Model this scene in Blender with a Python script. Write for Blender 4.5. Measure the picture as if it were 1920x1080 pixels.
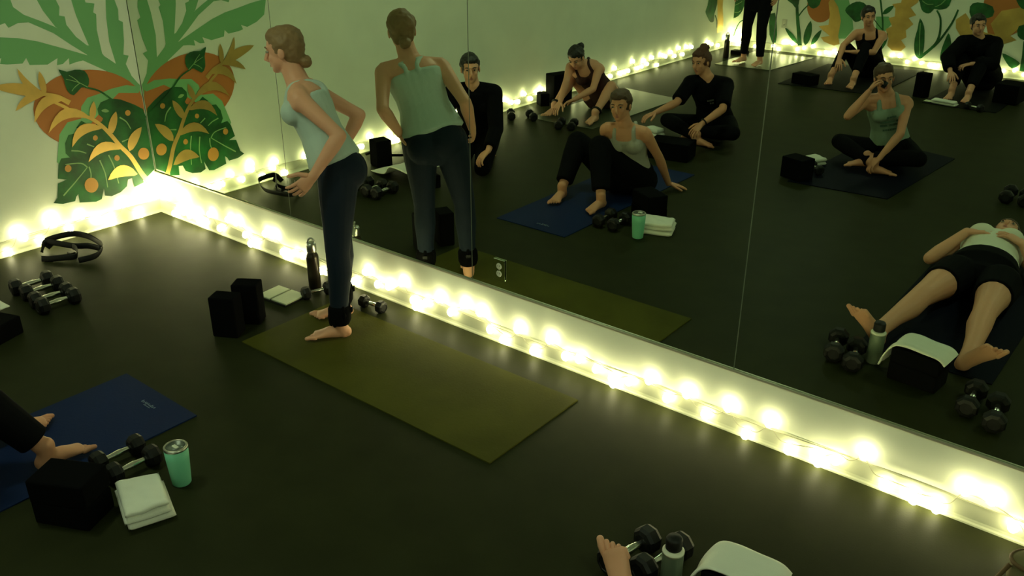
import bpy, bmesh, math, random
import numpy as np
from mathutils import Vector, Matrix, noise
from mathutils.geometry import tessellate_polygon
random.seed(7)
PI = math.pi
for o in list(bpy.data.objects): bpy.data.objects.remove(o, do_unlink=True)
scn = bpy.context.scene
COL = scn.collection

# ------------------------------------------------------------------ camera
cam_d = bpy.data.cameras.new('camera'); cam = bpy.data.objects.new('camera', cam_d); COL.objects.link(cam)
CF = Vector((-0.569791, 0.707454, -0.418147)); CR = Vector((0.778336, 0.627846, 0.001636)); CU = Vector((-0.263689, 0.324527, 0.908378))
m = Matrix.Identity(4)
for i in range(3):
    m[i][0] = CR[i]; m[i][1] = CU[i]; m[i][2] = -CF[i]
m[0][3], m[1][3], m[2][3] = 5.790298, -3.164445, 2.2
cam.matrix_world = m
cam_d.sensor_width = 36.0; cam_d.lens = 1679.36/1920*36.0; cam_d.clip_start = 0.05
scn.camera = cam

# ------------------------------------------------------------------ world, light, exposure
ROOM_X, ROOM_Y, ROOM_H = 8.8, 9.0, 3.0
wd = bpy.data.worlds.new('World'); scn.world = wd; wd.use_nodes = True
wd.node_tree.nodes['Background'].inputs[0].default_value = (0.0, 0.0, 0.0, 1)
vs = scn.view_settings
scn.display_settings.display_device = 'sRGB'
vs.view_transform = 'Standard'; vs.look = 'None'; vs.gamma = 1.0; vs.use_curve_mapping = False
vs.exposure = 0.0
BULB_COL = (1.0, 0.94, 0.50); BULB_POWER = 24.0
FILL_COL = (0.78, 1.0, 0.64)
FILL_LIGHTS = [(2.2, -2.2), (6.2, -2.2), (2.2, -6.4), (6.2, -6.4)]  # added out of view to lift the ambient level
FILL_RADIANCE = 60.0

# ------------------------------------------------------------------ materials
MATS = {}
def mat(name, col, rough=0.6, metal=0.0, spec=0.5, emit=None, estr=0.0, bump=None, var=None, trans=0.0, sub=0.0, sheen=0.0):
    if name in MATS: return MATS[name]
    M = bpy.data.materials.new(name); M.use_nodes = True; nt = M.node_tree; b = nt.nodes['Principled BSDF']
    b.inputs['Base Color'].default_value = (*col, 1); b.inputs['Roughness'].default_value = rough
    b.inputs['Metallic'].default_value = metal; b.inputs['Specular IOR Level'].default_value = spec
    if trans: b.inputs['Transmission Weight'].default_value = trans
    if sub: b.inputs['Subsurface Weight'].default_value = sub; b.inputs['Subsurface Radius'].default_value = (0.02, 0.008, 0.004)
    if sheen: b.inputs['Sheen Weight'].default_value = sheen
    if emit: b.inputs['Emission Color'].default_value = (*emit, 1); b.inputs['Emission Strength'].default_value = estr
    if bump or var:
        tc = nt.nodes.new('ShaderNodeTexCoord')
    if bump:
        n = nt.nodes.new('ShaderNodeTexNoise'); n.inputs['Scale'].default_value = bump[0]; n.inputs['Detail'].default_value = 6
        nt.links.new(tc.outputs['Object'], n.inputs['Vector'])
        bp = nt.nodes.new('ShaderNodeBump'); bp.inputs['Strength'].default_value = bump[1]; bp.inputs['Distance'].default_value = bump[2] if len(bump) > 2 else 0.005
        nt.links.new(n.outputs['Fac'], bp.inputs['Height']); nt.links.new(bp.outputs['Normal'], b.inputs['Normal'])
    if var:
        n2 = nt.nodes.new('ShaderNodeTexNoise'); n2.inputs['Scale'].default_value = var[0]; n2.inputs['Detail'].default_value = 5
        nt.links.new(tc.outputs['Object'], n2.inputs['Vector'])
        r = nt.nodes.new('ShaderNodeValToRGB'); r.color_ramp.elements[0].position = 0.35; r.color_ramp.elements[1].position = 0.65
        r.color_ramp.elements[0].color = (*[c*(1-var[1]) for c in col], 1); r.color_ramp.elements[1].color = (*[min(1, c*(1+var[1])) for c in col], 1)
        nt.links.new(n2.outputs['Fac'], r.inputs['Fac']); nt.links.new(r.outputs['Color'], b.inputs['Base Color'])
    MATS[name] = M; return M
WALL = mat('wall_paint', (0.80, 0.83, 0.69), 0.75, bump=(90, 0.08, 0.002), var=(3, 0.03))
BASE = mat('baseboard_vinyl', (0.52, 0.54, 0.40), 0.5)
CEIL = mat('ceiling_paint', (0.5, 0.52, 0.42), 0.85)
BLACK = mat('black_foam', (0.0025, 0.0025, 0.003), 0.95, spec=0.06, bump=(300, 0.2, 0.001))
RUBBER = mat('black_rubber', (0.004, 0.004, 0.004), 0.5, spec=0.3, bump=(200, 0.1, 0.001))
CHROME = mat('chrome', (0.75, 0.76, 0.74), 0.18, 1.0)
MIRROR = mat('mirror_glass', (0.72, 0.80, 0.66), 0.0, 1.0)
EDGE = mat('mirror_edge', (0.16, 0.18, 0.13), 0.4, 0.2)
CHANNEL = mat('metal_channel', (0.62, 0.60, 0.48), 0.35, 0.7)
BULB = mat('warm_bulb', (1, 0.95, 0.7), 0.4, emit=BULB_COL, estr=BULB_POWER)
WIRE = mat('clear_wire', (0.42, 0.41, 0.30), 0.35)
SKIN = mat('skin_fair', (0.68, 0.34, 0.215), 0.5, sub=0.08, spec=0.35)
SKIN2 = mat('skin_tan', (0.60, 0.28, 0.165), 0.5, sub=0.08, spec=0.35)
BLKF = mat('black_fabric', (0.0035, 0.0035, 0.0045), 0.9, spec=0.08, bump=(60, 0.2, 0.004))
TOWEL = mat('white_towel', (0.78, 0.78, 0.70), 0.95, bump=(260, 0.5, 0.002), sheen=0.2)
def floor_material():
    M = mat('dark_rubber_floor', (0.0225, 0.0250, 0.0095), 0.50, spec=0.055, var=(5, 0.10)); nt = M.node_tree; b = nt.nodes['Principled BSDF']
    tc = nt.nodes.new('ShaderNodeTexCoord'); n = nt.nodes.new('ShaderNodeTexNoise'); n.inputs['Scale'].default_value = 140; n.inputs['Detail'].default_value = 3
    nt.links.new(tc.outputs['Object'], n.inputs['Vector'])
    sx = nt.nodes.new('ShaderNodeSeparateXYZ'); nt.links.new(tc.outputs['Object'], sx.inputs[0])
    # seams between the rubber rolls run across the room every 1.93 m
    ma = nt.nodes.new('ShaderNodeMath'); ma.operation = 'ADD'; ma.inputs[1].default_value = -1.06; nt.links.new(sx.outputs['X'], ma.inputs[0])
    mm = nt.nodes.new('ShaderNodeMath'); mm.operation = 'PINGPONG'; mm.inputs[1].default_value = 0.965; nt.links.new(ma.outputs[0], mm.inputs[0])
    lt = nt.nodes.new('ShaderNodeMath'); lt.operation = 'LESS_THAN'; lt.inputs[1].default_value = 0.0028; nt.links.new(mm.outputs[0], lt.inputs[0])
    h = nt.nodes.new('ShaderNodeMath'); h.operation = 'MULTIPLY_ADD'; h.inputs[1].default_value = -6.0; nt.links.new(lt.outputs[0], h.inputs[0]); nt.links.new(n.outputs['Fac'], h.inputs[2])
    bp = nt.nodes.new('ShaderNodeBump'); bp.inputs['Strength'].default_value = 0.25; bp.inputs['Distance'].default_value = 0.0012
    nt.links.new(h.outputs[0], bp.inputs['Height']); nt.links.new(bp.outputs['Normal'], b.inputs['Normal'])
    return M
FLOORM = floor_material()

# ------------------------------------------------------------------ helpers
def link(name, me, m, parent=None, loc=None, smooth=False):
    o = bpy.data.objects.new(name, me); COL.objects.link(o)
    if m and not me.materials: me.materials.append(m)
    if smooth:
        for f in me.polygons: f.use_smooth = True
    if parent: o.parent = parent
    if loc is not None: o.location = loc
    return o
def obj(name, bm, m, parent=None, loc=None, smooth=False):
    bmesh.ops.recalc_face_normals(bm, faces=bm.faces)
    me = bpy.data.meshes.new(name); bm.to_mesh(me); bm.free()
    return link(name, me, m, parent, loc, smooth)
def thing(name, label, cat, loc=(0, 0, 0), rz=0, group=None):
    o = bpy.data.objects.new(name, None); COL.objects.link(o); o.empty_display_size = 0.05
    o.location = loc; o.rotation_euler = (0, 0, rz); tag(o, label, cat, group); return o
def tag(o, label, cat, group=None):
    o['label'] = label; o['category'] = cat
    if group: o['group'] = group
    return o
def struct(name, bm, m, parent=None):
    o = obj(name, bm, m, parent)
    if not parent: o['kind'] = 'structure'
    return o
def box(bm, c, s, bev=0.0, rot=None, seg=2):
    r = bmesh.ops.create_cube(bm, size=1.0); vs_ = r['verts']
    bmesh.ops.scale(bm, vec=s, verts=vs_)
    if bev > 0:
        es = list({e for v in vs_ for e in v.link_edges})
        rr = bmesh.ops.bevel(bm, geom=es, offset=bev, segments=seg, profile=0.5, affect='EDGES'); vs_ = list({v for f in rr['faces'] for v in f.verts} | {v for v in vs_ if v.is_valid})
    if rot: bmesh.ops.rotate(bm, cent=(0, 0, 0), matrix=rot, verts=vs_)
    bmesh.ops.translate(bm, vec=c, verts=vs_); return vs_
def lathe(bm, prof, n=24, M=None):
    rings = []
    for r, z in prof:
        if r < 1e-5: rings.append([bm.verts.new((0, 0, z))])
        else: rings.append([bm.verts.new((r*math.cos(2*PI*k/n), r*math.sin(2*PI*k/n), z)) for k in range(n)])
    for a, b in zip(rings, rings[1:]):
        for k in range(n):
            k2 = (k+1) % n
            if len(a) == 1 and len(b) == 1: continue
            if len(a) == 1: bm.faces.new((a[0], b[k], b[k2]))
            elif len(b) == 1: bm.faces.new((a[k], a[k2], b[0]))
            else: bm.faces.new((a[k], a[k2], b[k2], b[k]))
    for rg, rev in ((rings[0], True), (rings[-1], False)):
        if len(rg) > 1: bm.faces.new(rg[::-1] if rev else rg)
    if M is not None:
        for rg in rings:
            for v in rg: v.co = M @ v.co
def tube(bm, pts, r, n=8, closed=False, flat=None):
    pts = [Vector(q) for q in pts]; N = len(pts); rings = []
    rr = r if isinstance(r, (list, tuple)) else [r]*N
    up = None
    for i in range(N):
        if closed: t = pts[(i+1) % N]-pts[i-1]
        else: t = pts[min(N-1, i+1)]-pts[max(0, i-1)]
        t.normalize()
        if up is None: up = t.orthogonal().normalized() if flat is None else Vector(flat)
        if flat is not None: up = Vector(flat)
        side = t.cross(up)
        if side.length < 1e-4: side = t.orthogonal()
        side.normalize(); up2 = side.cross(t).normalized()
        if flat is None: up = up2
        a, b = (rr[i], rr[i]) if flat is None or not isinstance(rr[i], (tuple, list)) else rr[i]
        rings.append([bm.verts.new(pts[i]+side*a*math.cos(2*PI*k/n)+up2*b*math.sin(2*PI*k/n)) for k in range(n)])
    for i in range(N if closed else N-1):
        a, b = rings[i], rings[(i+1) % N]
        for k in range(n): bm.faces.new((a[k], a[(k+1) % n], b[(k+1) % n], b[k]))
    if not closed: bm.faces.new(rings[0][::-1]); bm.faces.new(rings[-1])
def spline(pts, n=6, closed=False):
    P = [Vector(q) for q in pts]; N = len(P); out = []
    for i in range(N if closed else N-1):
        g = lambda k: P[k % N] if closed else P[max(0, min(N-1, k))]
        p0, p1, p2, p3 = g(i-1), g(i), g(i+1), g(i+2)
        for j in range(n):
            t = j/n; out.append(0.5*((2*p1)+(p2-p0)*t+(2*p0-5*p1+4*p2-p3)*t*t+(3*p1-p0-3*p2+p3)*t**3))
    if not closed: out.append(P[-1])
    return out

BULBS_MIRROR=[[0.217,-0.03,0.04],[0.295,-0.03,0.105],[0.346,-0.03,0.078],[0.415,-0.03,0.07],[0.485,-0.03,0.094],[0.52,-0.03,0.059],[0.562,-0.03,0.05],[0.662,-0.03,0.135],[0.76,-0.03,0.059],[0.868,-0.03,0.145],[0.962,-0.03,0.148],[1.045,-0.03,0.083],[1.091,-0.03,0.03],[1.137,-0.03,0.062],[1.262,-0.03,0.144],[1.344,-0.03,0.15],[1.425,-0.03,0.062],[1.453,-0.03,0.041],[1.532,-0.03,0.08],[1.624,-0.03,0.086],[1.784,-0.03,0.03],[2.082,-0.03,0.048],[2.186,-0.03,0.135],[2.283,-0.03,0.085],[2.371,-0.03,0.097],[2.477,-0.03,0.151],[2.566,-0.03,0.07],[2.581,-0.03,0.035],[2.661,-0.03,0.082],[2.755,-0.03,0.136],[2.846,-0.03,0.084],[2.935,-0.03,0.153],[3.05,-0.03,0.145],[3.121,-0.03,0.069],[3.207,-0.03,0.038],[3.301,-0.03,0.13],[3.404,-0.03,0.041],[3.501,-0.03,0.137],[3.599,-0.03,0.079],[3.678,-0.03,0.092],[3.78,-0.03,0.073],[3.871,-0.03,0.06],[3.879,-0.03,0.03],[3.964,-0.03,0.074],[4.067,-0.03,0.118],[4.163,-0.03,0.06],[4.257,-0.03,0.121],[4.356,-0.03,0.053],[4.457,-0.03,0.131],[4.549,-0.03,0.03],[4.644,-0.03,0.13],[4.741,-0.03,0.037],[4.851,-0.03,0.059],[4.869,-0.03,0.03],[4.935,-0.03,0.073],[5.037,-0.03,0.142],[5.133,-0.03,0.042],[5.22,-0.03,0.04],[5.244,-0.03,0.03],[5.315,-0.03,0.042],[5.331,-0.03,0.03],[5.406,-0.03,0.15],[5.498,-0.03,0.148],[5.585,-0.03,0.074],[5.705,-0.03,0.06],[5.898,-0.03,0.14],[6.072,-0.03,0.06],[6.288,-0.03,0.14],[6.47,-0.03,0.06],[6.639,-0.03,0.14],[6.855,-0.03,0.06],[7.144,-0.03,0.14],[7.416,-0.03,0.06],[7.683,-0.03,0.14],[7.874,-0.03,0.06],[8.109,-0.03,0.14],[8.308,-0.03,0.06],[8.492,-0.03,0.14]]
BULBS_LEFT=[[0.03,-0.174,0.03],[0.03,-0.183,0.048],[0.03,-0.285,0.139],[0.03,-0.382,0.03],[0.03,-0.391,0.08],[0.03,-0.461,0.073],[0.03,-0.497,0.083],[0.03,-0.587,0.135],[0.03,-0.676,0.074],[0.03,-0.771,0.132],[0.03,-0.775,0.178],[0.03,-0.872,0.051],[0.03,-0.971,0.096],[0.03,-1.001,0.142],[0.03,-1.08,0.03],[0.03,-1.304,0.116],[0.03,-1.815,0.071],[0.03,-1.906,0.065],[0.03,-2.018,0.131],[0.03,-2.094,0.057],[0.03,-2.16,0.072],[0.03,-2.222,0.03],[0.03,-2.25,0.1],[0.03,-2.289,0.045],[0.03,-2.332,0.03],[0.03,-2.371,0.06],[0.03,-2.564,0.14],[0.03,-2.747,0.1],[0.03,-2.928,0.06],[0.03,-3.108,0.14],[0.03,-3.227,0.1],[0.03,-3.358,0.06],[0.03,-3.521,0.14],[0.03,-3.708,0.058],[0.03,-3.81,0.132],[0.03,-3.895,0.117],[0.03,-3.973,0.081],[0.03,-4.079,0.067],[0.03,-4.186,0.132],[0.03,-4.296,0.063],[0.03,-4.406,0.106],[0.03,-4.48,0.133],[0.03,-4.6,0.1],[0.03,-4.785,0.06],[0.03,-4.973,0.14],[0.03,-5.082,0.1],[0.03,-5.243,0.06],[0.03,-5.41,0.14],[0.03,-5.56,0.1],[0.03,-5.678,0.06],[0.03,-5.832,0.057],[0.03,-5.916,0.138],[0.03,-6.04,0.057],[0.03,-6.123,0.056],[0.03,-6.218,0.061],[0.03,-6.316,0.161],[0.03,-6.425,0.062],[0.03,-6.524,0.067],[0.03,-6.579,0.13],[0.03,-6.648,0.081],[0.03,-6.768,0.142],[0.03,-6.9,0.031],[0.03,-6.989,0.145],[0.03,-7.101,0.109],[0.03,-7.231,0.145],[0.03,-7.337,0.083],[0.03,-7.434,0.172],[0.03,-7.548,0.074],[0.03,-7.648,0.157],[0.03,-7.781,0.14],[0.03,-8.206,0.105],[0.03,-8.25,0.14],[0.03,-8.359,0.1],[0.03,-8.552,0.06],[0.03,-8.739,0.14],[0.03,-8.894,0.1]]
BULBS_OPPOSITE=[[0.117,-8.97,0.03],[0.177,-8.97,0.059],[0.38,-8.97,0.03],[0.44,-8.97,0.03],[0.476,-8.97,0.03],[0.648,-8.97,0.065],[0.724,-8.97,0.03],[0.788,-8.97,0.123],[0.834,-8.97,0.128],[0.918,-8.97,0.122],[0.995,-8.97,0.059],[1.09,-8.97,0.084],[1.205,-8.97,0.117],[1.305,-8.97,0.037],[1.39,-8.97,0.06],[1.449,-8.97,0.053],[1.502,-8.97,0.087],[1.55,-8.97,0.06],[1.7,-8.97,0.14],[1.85,-8.97,0.06],[2.0,-8.97,0.14],[2.152,-8.97,0.044],[2.254,-8.97,0.117],[2.347,-8.97,0.121],[2.451,-8.97,0.059],[2.535,-8.97,0.102],[2.625,-8.97,0.067],[2.725,-8.97,0.052],[2.777,-8.97,0.045],[2.827,-8.97,0.051],[2.95,-8.97,0.06],[3.1,-8.97,0.14],[3.25,-8.97,0.06],[3.4,-8.97,0.14],[3.496,-8.97,0.043],[3.57,-8.97,0.084],[3.688,-8.97,0.105],[3.794,-8.97,0.068],[3.95,-8.97,0.06],[4.237,-8.97,0.14],[4.477,-8.97,0.06],[4.761,-8.97,0.14],[5.04,-8.97,0.06],[5.271,-8.97,0.14],[5.489,-8.97,0.06],[5.733,-8.97,0.14],[5.953,-8.97,0.06],[6.136,-8.97,0.14],[6.338,-8.97,0.06],[6.612,-8.97,0.14],[6.778,-8.97,0.06],[6.945,-8.97,0.14],[7.192,-8.97,0.06],[7.391,-8.97,0.14],[7.626,-8.97,0.06],[7.852,-8.97,0.14],[8.06,-8.97,0.06],[8.36,-8.97,0.14],[8.547,-8.97,0.06]]
BULBS_CORNER=[[0.05,-0.089,0.224],[0.05,-0.04,0.24],[0.164,-0.05,0.23],[0.262,-0.05,0.205],[0.361,-0.05,0.187],[0.05,-0.04,0.138],[0.05,-0.126,0.156]]
BULBS_FAR_CORNER=[[0.04,-8.96,0.08],[0.085,-8.94,0.11],[0.13,-8.92,0.14],[0.175,-8.96,0.17],[0.22,-8.94,0.2],[0.04,-8.92,0.23],[0.085,-8.96,0.08],[0.13,-8.94,0.11],[0.175,-8.92,0.14]]
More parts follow.
